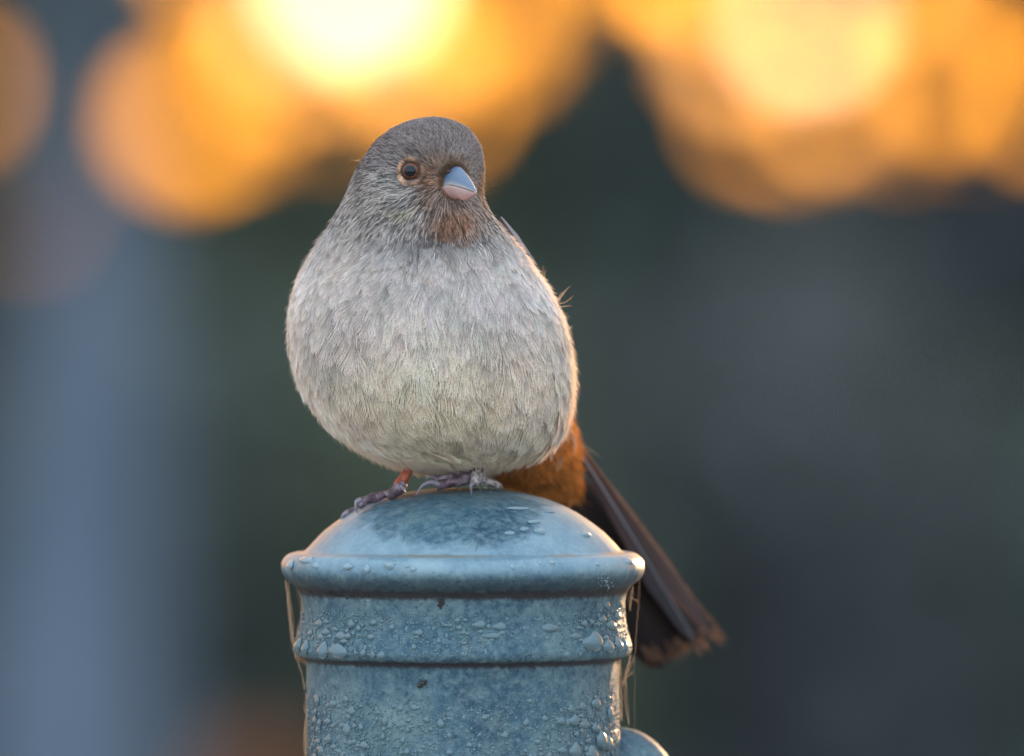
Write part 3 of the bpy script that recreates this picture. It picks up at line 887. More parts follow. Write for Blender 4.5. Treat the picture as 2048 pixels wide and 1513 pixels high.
def headw(py, px): return np.clip((512 - 0.22 * np.abs(px - 885) - py + 9 * np.sin(px * 0.11) + 6 * np.sin(px * 0.27 + 1)) / 60, 0, 1)
TAILDIR = unit(P(1142, 998, 75) - P(1020, 835, 34))
def flow(p, n):
    px, py = project(p)
    hwt = headw(py, px)[:, None]
    # head: away from the bill, gently swept down
    dh = unit(p - (BB + np.array([0.0, -0.004, 0.001]))) + np.array([0, 0.25, -0.45]) * np.clip((py[:, None] - 330) / 120, 0, 1)
    # body: down, parting from the middle of the breast
    side = (px - 880) / 280
    db = np.zeros_like(p); db[:, 2] = -1
    spread = np.interp(py, [480, 560, 700, 850, 950], [0.9, 0.55, 0.15, 0.1, -0.25])
    db[:, 0] = side * spread + 0.28 * np.clip((py - 620) / 250, 0, 1)
    db[:, 1] = 0.35 * np.clip(np.abs(side), 0, 1)
    rb = np.clip((p[:, 1] - 0.025) / 0.012, 0, 1)[:, None]
    db = db * (1 - rb) + TAILDIR * rb * 1.2
    d = dh * hwt + unit(db) * (1 - hwt)
    wob = np.stack([vnoise(p, 50, 41), vnoise(p, 50, 42), vnoise(p, 50, 43)], -1) * 0.16
    d = unit(d) + wob
    d = d - n * (d * n).sum(1, keepdims=True)
    return unit(d)
def mask(p):
    de = np.linalg.norm(p - EYE, axis=1)
    db = np.linalg.norm(p - BB, axis=1)
    return (de > 0.0033) & (db > 0.0042)
def thin(p, q, dmin, nmax=10**9):
    """keep roots at least dmin(p) apart so that the feathers lie in overlapping rows"""
    cell = float(np.max(dmin)); grid = {}; keep = []
    for i in range(len(p)):
        c_ = tuple((p[i] // cell).astype(int)); ok_ = True
        for dx in (-1, 0, 1):
            for dy in (-1, 0, 1):
                for dz in (-1, 0, 1):
                    for j in grid.get((c_[0] + dx, c_[1] + dy, c_[2] + dz), ()):
                        e = p[i] - p[j]
                        if e[0] * e[0] + e[1] * e[1] + e[2] * e[2] < dmin[i] ** 2: ok_ = False; break
                    if not ok_: break
                if not ok_: break
            if not ok_: break
        if ok_: grid.setdefault(c_, []).append(i); keep.append(i)
    k = np.array(keep)
    return p[k], q[k]
def feathers(n, weight, Lf, width, nbarb, fan, lift, rad, kpts=5, jit=0.12, spacing=None, barbvar=0.3, ends=0.06, dark=0.3):
    """fans of barbs either side of a shaft; Lf / width: functions of the root position (metres)"""
    p, q = scatter(n, weight)
    ok = mask(p); p, q = p[ok], q[ok]
    if spacing is not None: p, q = thin(p, q, spacing(p))
    n = len(p)
    d = flow(p, q)
    ang = rng.normal(0, jit, n)[:, None]
    sd_ = np.cross(q, d)
    d = d * np.cos(ang) + sd_ * np.sin(ang); sd_ = np.cross(q, d)
    L = (Lf(p) * (0.85 + 0.3 * rng.random(n)))[:, None, None]
    wd = (width(p) * (0.85 + 0.3 * rng.random(n)))[:, None, None]
    fc = plumage(p) * (1 + 0.17 * (rng.random((n, 1)) - 0.5))
    s = np.linspace(-1, 1, nbarb)
    s = s[None, :] + rng.normal(0, 0.25 / nbarb, (n, nbarb))
    start = 0.50 * (1 - np.abs(s).clip(0, 1)) + 0.03 * rng.random((n, nbarb))
    t = np.linspace(0, 1, kpts)[None, None, :]
    end = (1 - 0.34 * np.abs(s) ** 2.2) * (1 + ends * rng.normal(size=(n, nbarb)))
    al = start[..., None] + (end - start)[..., None] * t
    curl = rng.normal(0, 0.10, (n, 1))[..., None]
    lat = s[..., None] * (0.10 + 0.90 * t ** 0.75) * fan + curl * t ** 2
    tilt = rng.normal(0, 0.05, (n, 1))[..., None] * s[..., None]
    hgt = lift * (0.15 + 1.15 * t - 0.35 * t ** 2) - 0.05 * np.abs(s[..., None]) ** 2 + tilt * t
    hgt = np.maximum(hgt, 0.012)
    pos = (p[:, None, None, :] + d[:, None, None, :] * (al * L)[..., None] + sd_[:, None, None, :] * (lat * wd)[..., None]
           + q[:, None, None, :] * (hgt * L)[..., None])
    # follow the rounding of the body: pull far points back on to the surface's curve
    rr2 = (al * L) ** 2 + (lat * wd) ** 2
    pos = pos - q[:, None, None, :] * (rr2 / (2 * curvr(p)[:, None, None]))[..., None]
    pos = pos.reshape(-1, kpts, 3)
    bc = fc[:, None, :] * (1 - barbvar / 2 + barbvar * rng.random((n, nbarb, 1)))
    bc = np.repeat(bc.reshape(-1, 3)[:, None, :], kpts, 1)
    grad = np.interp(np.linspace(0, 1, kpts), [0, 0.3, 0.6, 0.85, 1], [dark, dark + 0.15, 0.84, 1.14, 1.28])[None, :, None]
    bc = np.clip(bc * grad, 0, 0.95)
    rr = rad * np.interp(np.linspace(0, 1, kpts), [0, 0.7, 1], [1, 0.9, 0.4])[None, :]
    return pos, np.repeat(rr, len(pos), 0), bc
def curvr(p):
    px, py = project(p)
    return np.interp(py, [240, 420, 520, 640, 900], [0.021, 0.034, 0.080, 0.085, 0.045])
def pyf(p): return project(p)[1]
PLUME = hair_mat('plumage', 0.34, 0.03, (1.0, 0.78, 0.55))
def w_front(c):
    px, py = project(c)
    f = np.where(c[:, 1] < 0.02, 1.0, 0.35)
    return f * (1 - headw(py, px)) + 0.0001
def w_head(c):
    px, py = project(c)
    f = np.where(c[:, 1] < 0.0, 1.0, 0.4)
    return f * headw(py, px) ** 1.0
Lbody = lambda p: np.interp(pyf(p), [450, 520, 640, 850, 950], [5.0, 9.0, 13.0, 14.0, 11.0]) * 0.001
Wbody = lambda p: np.interp(pyf(p), [450, 520, 640, 850, 950], [1.6, 3.2, 4.9, 5.2, 4.0]) * 0.001
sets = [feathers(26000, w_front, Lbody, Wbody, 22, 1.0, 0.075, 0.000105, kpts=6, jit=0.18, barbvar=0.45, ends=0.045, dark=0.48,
                 spacing=lambda p: np.interp(pyf(p), [450, 520, 640, 850, 950], [1.0, 1.6, 2.8, 3.1, 2.3]) * 0.001 * np.where(p[:, 1] < 0.02, 1, 1.4)),
        feathers(30000, w_head, lambda p: np.interp(pyf(p), [240, 340, 480], [3.0, 3.4, 5.0]) * 0.001 * (0.5 + 0.5 * np.clip(np.linalg.norm(p - BB, axis=1) / 0.016, 0, 1)),
                 lambda p: np.interp(pyf(p), [240, 400, 480], [0.45, 0.65, 1.25]) * 0.001, 6, 1.0, 0.10, 0.00009, jit=0.14, barbvar=0.75,
                 spacing=lambda p: np.interp(pyf(p), [240, 340, 480], [0.55, 0.6, 1.0]) * 0.001 * np.where(p[:, 1] < 0.0, 1, 1.5) * (0.55 + 0.45 * np.clip(np.linalg.norm(p - BB, axis=1) / 0.016, 0, 1)))]
print('feathers', len(sets[0][0]) // 22, len(sets[1][0]) // 6)
hair_obj('body_plumage', np.concatenate([sets[0][0]]), sets[0][1], sets[0][2], PLUME, bird)['kind'] = 'stuff'
hair_obj('head_plumage', sets[1][0], sets[1][1], sets[1][2], PLUME, bird)['kind'] = 'stuff'

# longer loose hairs streaking the cheek, ear and nape
def w_streak(c):
    px, py = project(c)
    return np.where(c[:, 1] < 0.0, 1, 0.0) * (G(px, py, 780, 400, 75, 60) + 0.7 * G(px, py, 830, 440, 90, 28) + 0.5 * G(px, py, 760, 330, 50, 40) + 0.6 * G(px, py, 970, 440, 35, 45) + 0.8 * G(px, py, 900, 445, 40, 30) + 0.6 * G(px, py, 865, 350, 22, 40)) + 1e-6
p, q = scatter(2700, w_streak)
ok = mask(p); p, q = p[ok], q[ok]
d = flow(p, q)
L = rng.uniform(2.0, 4.6, len(p))[:, None, None] * 0.001
t = np.linspace(0, 1, 5)[None, :, None]
bend_ = rng.normal(0, 0.12, (len(p), 1, 1)) * np.cross(q, d)[:, None, :]
pos = p[:, None, :] + (d[:, None, :] + bend_ * t) * L * t + q[:, None, :] * (0.00045 * (0.4 + 0.8 * np.sin(t * 2.4)) - 0.0001)
wh = rng.random((len(p), 1)) < 0.55
cc = np.where(wh, plumage(p) * 1.45, plumage(p) * 0.30)
hair_obj('cheek_streaks', pos, np.repeat((0.00009 * np.array([.8, 1, 1, .7, .2]))[None], len(p), 0), np.clip(cc, 0, 0.85), PLUME, bird)['kind'] = 'stuff'

# soft fluff that stands off the outline, lit from behind
def w_edge(c):
    px, py = project(c)
    nn = unit(c - CP)
    return np.clip((c[:, 1] + 0.012) / 0.01, 0, 1) * np.where(c[:, 1] < 0.03, 1, 0.3) * (0.8 + np.clip((px - 980) / 60, 0, 1) + 0.9 * np.clip((py - 860) / 40, 0, 1))
p, q = scatter(36000, w_edge)
ok = mask(p); p, q = p[ok], q[ok]
d = flow(p, q)
L = (rng.uniform(1.4, 3.2, len(p)) * 0.001 * np.interp(pyf(p), [240, 480, 700], [0.45, 0.7, 1.0]))[:, None]
dirr = unit(d * 1.0 + q * rng.uniform(0.15, 0.75, (len(p), 1)) + rng.normal(0, 0.2, (len(p), 3)))
t = np.linspace(0, 1, 5)[None, :, None]
pos = p[:, None, :] + dirr[:, None, :] * L[:, None] * t * 1.4 + d[:, None, :] * L[:, None] * 0.5 * t ** 2
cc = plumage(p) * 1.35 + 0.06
hair_obj('fluff', pos, np.repeat((0.000055 * np.array([1, 1, .8, .6, .2]))[None], len(p), 0), np.clip(cc, 0, 0.9), hair_mat('fluff', 0.65, 0.02, (1, 0.80, 0.60)), bird)['kind'] = 'stuff'
# stray bristles on the outline
st = [((1118, 600, 4), (1142, 573, 6)), ((1116, 603, 2), (1133, 580, 2)), ((1120, 608, 5), (1148, 590, 4)), ((1117, 597, 6), (1127, 586, 6)), ((1122, 614, 4), (1143, 612, 4)),
      ((1084, 556, 5), (1087, 531, 6)), ((1088, 560, 5), (1092, 540, 6)), ((1124, 630, 4), (1140, 634, 4)), ((728, 318, -4), (698, 318, -4)), ((962, 303, -6), (970, 294, -6)),
      ((1136, 660, 4), (1146, 652, 5)), ((1150, 700, 4), (1157, 712, 5)), ((795, 925, -2), (812, 938, -4)), ((560 + 590, 880, 55), (1200, 914, 55))]
for k in range(26):
    yy = random.uniform(322, 400); st.append(((958, yy, -10), (966 + random.uniform(4, 11), yy + random.uniform(-6, 10), -10)))
for k in range(24):
    yy = random.uniform(520, 800); xx = float(np.interp(yy, sil[:, 0], sil[:, 2]))
    st.append(((xx, yy, 5), (xx + random.uniform(10, 20), yy + random.uniform(-4, 14), 5)))
pos = np.stack([np.stack([P(*a) * (1 - u) + P(*b) * u + np.array([0, 0, -0.0006 * math.sin(u * 3) * (k % 3 - 1)]) for u in np.linspace(0, 1, 5)]) for k, (a, b) in enumerate(st)])
hair_obj('bristles', pos, np.repeat((0.00007 * np.array([1, 1, .9, .6, .3]))[None], len(st), 0), np.tile(np.array([[0.62, 0.46, 0.30]]), (len(st), 1)), PLUME, bird)['kind'] = 'stuff'

# --- eye
def frame(nv_):
    nv_ = nv_ / np.linalg.norm(nv_)
    u = np.cross(np.array([0, 0, 1.0]), nv_); u /= np.linalg.norm(u)
    v = np.cross(nv_, u)
    return u, v, nv_
eu, evv, en = frame(EN)
def cap(c, r, n, t0, t1, nr_=24, na=48, bulge=1.0):
    u, v, w = frame(n)
    V, F = [], []
    for i in range(nr_ + 1):
        t = t0 + (t1 - t0) * i / nr_
        for j in range(na):
            a = 2 * math.pi * j / na
            V.append(c + r * (math.sin(t) * (math.cos(a) * u + math.sin(a) * v) + math.cos(t) * w * bulge))
    for i in range(nr_):
        for j in range(na):
            k = (j + 1) % na
            F.append([i * na + j, (i + 1) * na + j, (i + 1) * na + k, i * na + k])
    return V, F
m = M('iris')
tcc = m.n('ShaderNodeTexCoord').outputs['Object']
IRIS = m.done(m.pr(col=m.ramp(m.noise(2500, 3, 0.6, tcc), [(0.3, (0.10, 0.027, 0.008)), (0.7, (0.30, 0.085, 0.018))]), rough=0.5, spec=0.05).outputs[0])
m = M('pupil'); PUPIL = m.done(m.pr(col=(0.002, 0.002, 0.003), rough=0.6, spec=0.0).outputs[0])
m = M('cornea')
gl = m.n('ShaderNodeBsdfGlossy', {'Color': (0.75, 0.86, 1, 1), 'Roughness': 0.01})
tr = m.n('ShaderNodeBsdfTransparent')
fr = m.n('ShaderNodeFresnel', {'IOR': 1.42})
CORNEA = m.done(m.n('ShaderNodeMixShader', {0: fr.outputs[0], 1: tr.outputs[0], 2: gl.outputs[0]}).outputs[0])
m = M('eyelid_skin'); LID = m.done(m.pr(col=(0.035, 0.028, 0.03), rough=0.5).outputs[0])
eye = empty('eye', tuple(EC - BASE), None, None); eye.parent = bird; eye.location = Vector(EC - BASE)
V, F = cap(EC, ER * 0.95, EN, 0.0, 0.68); mesh_obj('pupil', V, F, PUPIL, eye)
V, F = cap(EC, ER * 0.95, EN, 0.66, 1.5); mesh_obj('iris', V, F, IRIS, eye)
V, F = cap(EC, ER, EN, 0.0, 1.6); mesh_obj('cornea', V, F, CORNEA, eye)
# eyelid: a ring standing round the eye
pth = []
for a in np.linspace(0, 2 * math.pi, 49):
    pth.append(EC + eu * math.cos(a) * 0.00272 + evv * math.sin(a) * 0.00288 + en * 0.00130)
V, F = tube_mesh(np.array(pth), np.full(49, 0.00030), 10); mesh_obj('eyelid', V, F, LID, eye)
# buff feathers of the eye ring
na_ = 900
a = rng.random(na_) * 2 * np.pi
r0 = rng.uniform(0.0029, 0.0035, na_)
pp = EC + eu * (np.cos(a) * r0)[:, None] + evv * (np.sin(a) * r0 * 1.05)[:, None] + en * 0.0010
def drop_on(pts_, axis_, default):
    out_ = []
    for q_ in pts_:
        l_, n_, i_, d_ = bvh.ray_cast(Vector(q_ + axis_ * 0.012), Vector(-axis_))
        out_.append(np.array(l_) if l_ is not None and d_ < 0.022 else default(q_))
    return np.array(out_)
pp = drop_on(pp, en, lambda q_: q_) + en * 0.00025
ro = unit(eu * np.cos(a)[:, None] + evv * np.sin(a)[:, None])
tw = unit(np.cross(en, ro))
L = (rng.uniform(0.0006, 0.0016, na_) * (1.0 - 0.25 * np.sin(a) + 0.2 * np.sin(a * 3 + 2)))[:, None]
t = np.linspace(0, 1, 5)[None, :, None]
pos = pp[:, None] + (ro * L)[:, None] * t + (tw * L * 0.5)[:, None] * t ** 2 + en * 0.0005 * np.sin(t * 3.0)
# buff below and on the outer side, rustier towards the bill
sidew = np.clip(0.5 - 0.5 * (pp - EC)[:, 0] / 0.003 , 0, 1)[:, None]
ec = (np.array([[0.34, 0.19, 0.125]]) * (1 - sidew) + np.array([[0.72, 0.47, 0.33]]) * sidew) * rng.uniform(0.35, 1.35, (na_, 1)) * (0.85 + 0.3 * np.sin(a * 5 + 1))[:, None]
hair_obj('eye_ring', pos, np.repeat((0.00006 * np.array([1, 1, .9, .7, .3]))[None], na_, 0), ec, PLUME, bird)['kind'] = 'stuff'

# --- bill
def bill_mat(name):
    m = M(name)
    tq = m.n('ShaderNodeTexCoord').outputs['Object']
    at3 = m.n('ShaderNodeAttribute', attribute_name='tint').outputs['Color']
    cq = m.mix(m.math('MULTIPLY', m.noise(700, 4, 0.6, tq), 0.35), at3, (0.10, 0.10, 0.12))
    return m.done(m.pr(col=cq, rough=0.38, sss=0.12, sssr=(0.002, 0.0012, 0.001), ssss=1.0, normal=m.bump(m.noise(1500, 3, 0.6, tq), 0.35, 0.0003)).outputs[0])
BILL = bill_mat('bill_horn')
TIP = P(954, 385, -49)
def bill_half(upper):
    base = BB; tip = TIP.copy()
    if not upper: tip = TIP + np.array([-0.0004, 0.0009, -0.0002])
    ax = tip - base; Lb = np.linalg.norm(ax); ax /= Lb
    lat = np.cross(ax, np.array([0, 0, 1.0])); lat /= np.linalg.norm(lat)
    upv = np.cross(lat, ax)
    V, F, T = [], [], []
    nt_, na = 30, 25
    for i in range(nt_ + 1):
        t = i / nt_
        w = 0.0047 * (1 - t ** 1.02) ** 0.92 + 0.00010
        if upper:
            h_ = 0.0066 * (1 - t ** 1.42) ** 1.0 + 0.0001
        else:
            h_ = 0.0042 * ((0.86 + 0.14 * t / 0.55) if t < 0.55 else ((1 - t) / 0.45) ** 0.85) + 0.0001; w *= 1.06
        # line of the gape: kinks down at the base, arches, drops at the tip
        gz = -0.0016 * max(0, 0.30 - t) / 0.30 + 0.0006 * math.sin(math.pi * t) 
        c = base + ax * Lb * t + upv * gz
        for j in range(na):
            a = math.pi * j / (na - 1)
            ce = math.cos(a); x = math.copysign(abs(ce) ** (1.45 if upper else 1.25), ce) * w
            e = 1.35 if upper else 1.25
            z = (math.sin(a) ** e) * h_
            if not upper: z = -z
            # tomial edges bend over each other
            if not upper: z -= 0.00012
            V.append(c + lat * x + upv * z)
            sn = math.sin(a)
            if upper:
                k_ = min(1, max(0, (0.42 - sn) / 0.30)) * (0.35 + 0.65 * t)
                ct = np.array([0.085, 0.14, 0.22]) * (1 - k_) + np.array([0.50, 0.45, 0.40]) * k_
            else:
                k_ = min(1, max(0, sn - 0.2)) * (0.3 + 0.7 * t)
                ct = np.array([0.50, 0.34, 0.32]) * (1 - k_) + np.array([0.62, 0.27, 0.27]) * k_
                if t < 0.12: ct = ct * 0.6 + np.array([0.55, 0.48, 0.45]) * 0.4
            T.append(ct)
    for i in range(nt_):
        for j in range(na - 1):
            a = i * na + j
            f = [a, a + 1, a + na + 1, a + na]
            F.append(f if upper else f[::-1])
        a = i * na
        F.append([a, a + na, a + 2 * na - 1, a + na - 1] if upper else [a, a + na - 1, a + 2 * na - 1, a + na])
    return V, F, T
for nm_, up_ in (('upper_bill', True), ('lower_bill', False)):
    V, F, T = bill_half(up_)
    quads_mesh(nm_, np.array(V), np.array(F), BILL, bird, smooth=True, tint=np.array(T))
# dark line of the gape between the two halves
axb = unit(TIP - BB); ltb = unit(np.cross(axb, np.array([0, 0, 1.0]))); upb = np.cross(ltb, axb); Lb_ = np.linalg.norm(TIP - BB)
Vg, Fg = [], []
for i in range(21):
    t = i / 20 * 0.93; w_ = (0.0047 * (1 - t ** 1.02) ** 0.92) * 0.97
    gz = -0.0016 * max(0, 0.30 - t) / 0.30 + 0.0006 * math.sin(math.pi * t) - 0.00006
    for sg in (-1, 1):
        Vg.append(BB + axb * Lb_ * t + upb * gz + ltb * w_ * sg)
for i in range(20): Fg.append([2 * i, 2 * i + 1, 2 * i + 3, 2 * i + 2])
m = M('gape_shadow_skin'); GAPE = m.done(m.pr(col=(0.03, 0.018, 0.018), rough=0.7).outputs[0])
mesh_obj('gape', Vg, Fg, GAPE, bird)
# nostril: a small dark opening at the root of the upper bill, left side
m = M('nostril'); NOSM = m.done(m.pr(col=(0.05, 0.02, 0.012), rough=0.6).outputs[0])
ax = unit(TIP - BB); lat = unit(np.cross(ax, np.array([0, 0, 1.0]))); upv = np.cross(lat, ax)
lt = lat if lat[0] < 0 else -lat
nsp = BB + ax * 0.0030 + upv * 0.0042 + lt * 0.0024
V, F = [], []
add_sphere(V, F, nsp, 0.0006, 8, (1.3, 1, 0.8)); mesh_obj('nostril', V, F, NOSM, bird)
# bristly feathers lapping over the bill's base
nbp = 1500
a = rng.random(nbp) * 2 * np.pi
rr_ = rng.uniform(0.0038, 0.0052, nbp)
pp = BB + ax * -0.0004 + lat * (np.cos(a) * rr_ * 0.92)[:, None] + upv * (np.sin(a) * rr_ * 1.0 + 0.0012)[:, None]
pp = drop_on(pp, ax, lambda q_: q_ - ax * 0.0015)
dirs = unit(unit(pp - BB) * 0.75 + ax * rng.uniform(-0.1, 0.55, (nbp, 1)) + rng.normal(0, 0.22, (nbp, 3)))
L = rng.uniform(0.0010, 0.0022, nbp)[:, None]
pos = pp[:, None] + (dirs * L)[:, None] * np.linspace(0, 1, 5)[None, :, None]
bc = np.where((np.sin(a) > 0.2)[:, None], np.array([[0.22, 0.15, 0.11]]), np.array([[0.40, 0.25, 0.17]])) * rng.uniform(0.5, 1.4, (nbp, 1))
hair_obj('face_bristles', pos, np.repeat((0.00006 * np.array([1, 1, .8, .6, .2]))[None], nbp, 0), bc, PLUME, bird)['kind'] = 'stuff'

# --- legs and feet
m = M('leg_skin')
tcl = m.n('ShaderNodeTexCoord').outputs['Object']
nl = m.noise(900, 5, 0.65, tcl); nl2 = m.noise(260, 4, 0.6, tcl)
lc = m.ramp(nl2, [(0.35, (0.045, 0.024, 0.035)), (0.5, (0.12, 0.075, 0.10)), (0.65, (0.30, 0.24, 0.29))])
LEG = m.done(m.pr(col=lc, rough=0.42, normal=m.bump(nl, 0.5, 0.0006)).outputs[0])
m = M('leg_skin_backlit')
LEG2 = m.done(m.pr(col=(0.36, 0.09, 0.05), rough=0.4, sss=0.6, sssr=(0.004, 0.001, 0.0006), ssss=1.0).outputs[0])
m = M('claw_horn'); CLAW = m.done(m.pr(col=(0.20, 0.18, 0.22), rough=0.3).outputs[0])
m = M('pale_scurf')
SCURF = m.done(m.pr(col=m.ramp(m.noise(700, 4, 0.6, m.n('ShaderNodeTexCoord').outputs['Object']), [(0.4, (0.13, 0.10, 0.12)), (0.6, (0.42, 0.39, 0.38))]), rough=0.6).outputs[0])
MM = 0.001
def toe(name, pts, radii, mat, parent, rings=11, amp=0.10, n=60, seg=18):
    pth = spline(pts, n)
    rad = np.interp(np.linspace(0, 1, n), np.linspace(0, 1, len(radii)), radii) * MM
    ph_ = np.linspace(0, rings * 2 * np.pi, n)
    rad = rad * (1 + amp * (np.abs(np.sin(ph_ / 2)) - 0.5))
    rad[0] *= 0.6; rad[-1] *= 0.35
    V, F = tube_mesh(pth, rad, seg, lambda i, a: 1 + 0.06 * np.sin(2 * a + i * 0.2))
    return mesh_obj(name, V, F, mat, parent)
def claw(pts, r0, parent, mat=None):
    pth = spline(pts, 24)
    rad = np.linspace(r0, 0.10, 24) ** 1.0 * MM
    V, F = tube_mesh(pth, rad, 12)
    return mesh_obj('claw', V, F, mat or CLAW, parent)
def D(px, py, up=0.9, dy=0):
    """a point 'up' mm over the dome surface seen at px, py"""
    p = on_dome(px, py).copy(); p[2] += up * MM; p[1] += dy * MM
    return p
# right foot (viewer's right): tarsus comes down out of the belly
J1 = D(948, 986, 3.9)
yJ = J1[1] / MM
rleg = empty('leg', tuple(J1 - BASE), None, None); rleg.parent = bird; rleg.location = Vector(J1 - BASE)
toe('tarsus', [P(992, 880, yJ + 14), P(978, 903, yJ + 6), P(962, 927, yJ + 2), P(948, 951, yJ)], [1.6, 1.6, 1.75, 2.1], LEG, rleg, 12, 0.08)
t1 = toe('toe', [P(950, 951, yJ + 0.5), P(925, 960, yJ - 2), P(898, 966, yJ - 3), P(872, 972, yJ - 3.5)], [1.9, 1.75, 1.6, 1.4], LEG, rleg, 14, 0.07)
claw([P(878, 970, yJ - 3.6), P(862, 965, yJ - 5), P(845, 972, yJ - 5.5), P(832, 991, yJ - 5)], 1.15, rleg)
t2 = toe('toe', [P(948, 950, yJ + 3), P(920, 951, yJ + 3), P(890, 957, yJ + 2), P(868, 959, yJ + 2)], [1.7, 1.5, 1.3, 1.1], LEG, rleg, 12, 0.07)
claw([P(872, 957, yJ + 2), P(860, 954, yJ + 1), P(850, 960, yJ + 1)], 0.9, rleg)
t3 = toe('toe', [P(952, 950, yJ - 0.5), P(951, 960, yJ - 3.5), P(947, 969, yJ - 5)], [1.8, 1.55, 1.25], SCURF, rleg, 9, 0.08)
claw([P(947, 965, yJ - 5), P(942, 972, yJ - 6.5), P(943, 991, yJ - 6)], 0.95, rleg)
t4_ = toe('toe', [P(955, 952, yJ + 2), P(970, 962, yJ + 4), P(985, 967, yJ + 6), P(997, 972, yJ + 8)], [1.6, 1.35, 1.2, 1.0], SCURF, rleg, 11, 0.09)
claw([P(993, 969, yJ + 8), P(1001, 970, yJ + 9), P(1005, 978, yJ + 9)], 0.8, rleg)
# pale fluff clinging round the ankle
nf = 110
pa = P(956, 952, yJ) + rng.normal(0, 1, (nf, 3)) * np.array([0.0022, 0.0014, 0.0026])
df = unit(rng.normal(0, 0.5, (nf, 3)) + np.array([0.3, -0.5, -0.9]))
pos = pa[:, None] + (df * rng.uniform(0.0008, 0.0022, (nf, 1)))[:, None] * np.linspace(0, 1, 5)[None, :, None]
hair_obj('ankle_fluff', pos, np.repeat((0.00005 * np.array([1, 1, .8, .6, .3]))[None], nf, 0), np.full((nf, 3), 0.62), PLUME, rleg)['kind'] = 'stuff'
# left foot
J2 = P(786, 981, 2)
lleg = empty('leg', tuple(J2 - BASE), None, None); lleg.parent = bird; lleg.location = Vector(J2 - BASE)
toe('tarsus', [P(846, 895, 6), P(828, 922, 4), P(812, 950, 2), P(795, 977, 1)], [1.5, 1.55, 1.6, 1.75], LEG2, lleg, 5, 0.06)
toe('ankle', [P(808, 968, -0.5), P(798, 978, -1.5), P(786, 987, -1.5), P(775, 993, -1)], [1.3, 1.9, 1.8, 1.2], LEG, lleg, 8, 0.08)
claw([P(802, 972, -3), P(808, 980, -4), P(812, 986, -4)], 0.7, lleg)
toe('toe', [P(790, 984, 0), P(768, 990, 0), P(748, 996, -0.5), P(733, 1000, -1), P(723, 1006, -1.5), P(716, 1014, -2)], [1.3, 1.15, 1.6, 1.2, 1.7, 1.2], LEG, lleg, 14, 0.10)
claw([P(722, 1000, -2.5), P(713, 1005, -3), P(712, 1018, -3), P(716, 1028, -2.5)], 0.95, lleg)
toe('toe', [P(760, 996, 6), P(735, 1006, 7), P(712, 1022, 8), P(698, 1028, 8), P(687, 1036, 8)], [1.2, 1.2, 1.3, 1.5, 1.1], LEG, lleg, 14, 0.10)
claw([P(697, 1026, 7), P(686, 1032, 7), P(680, 1046, 7)], 0.9, lleg)

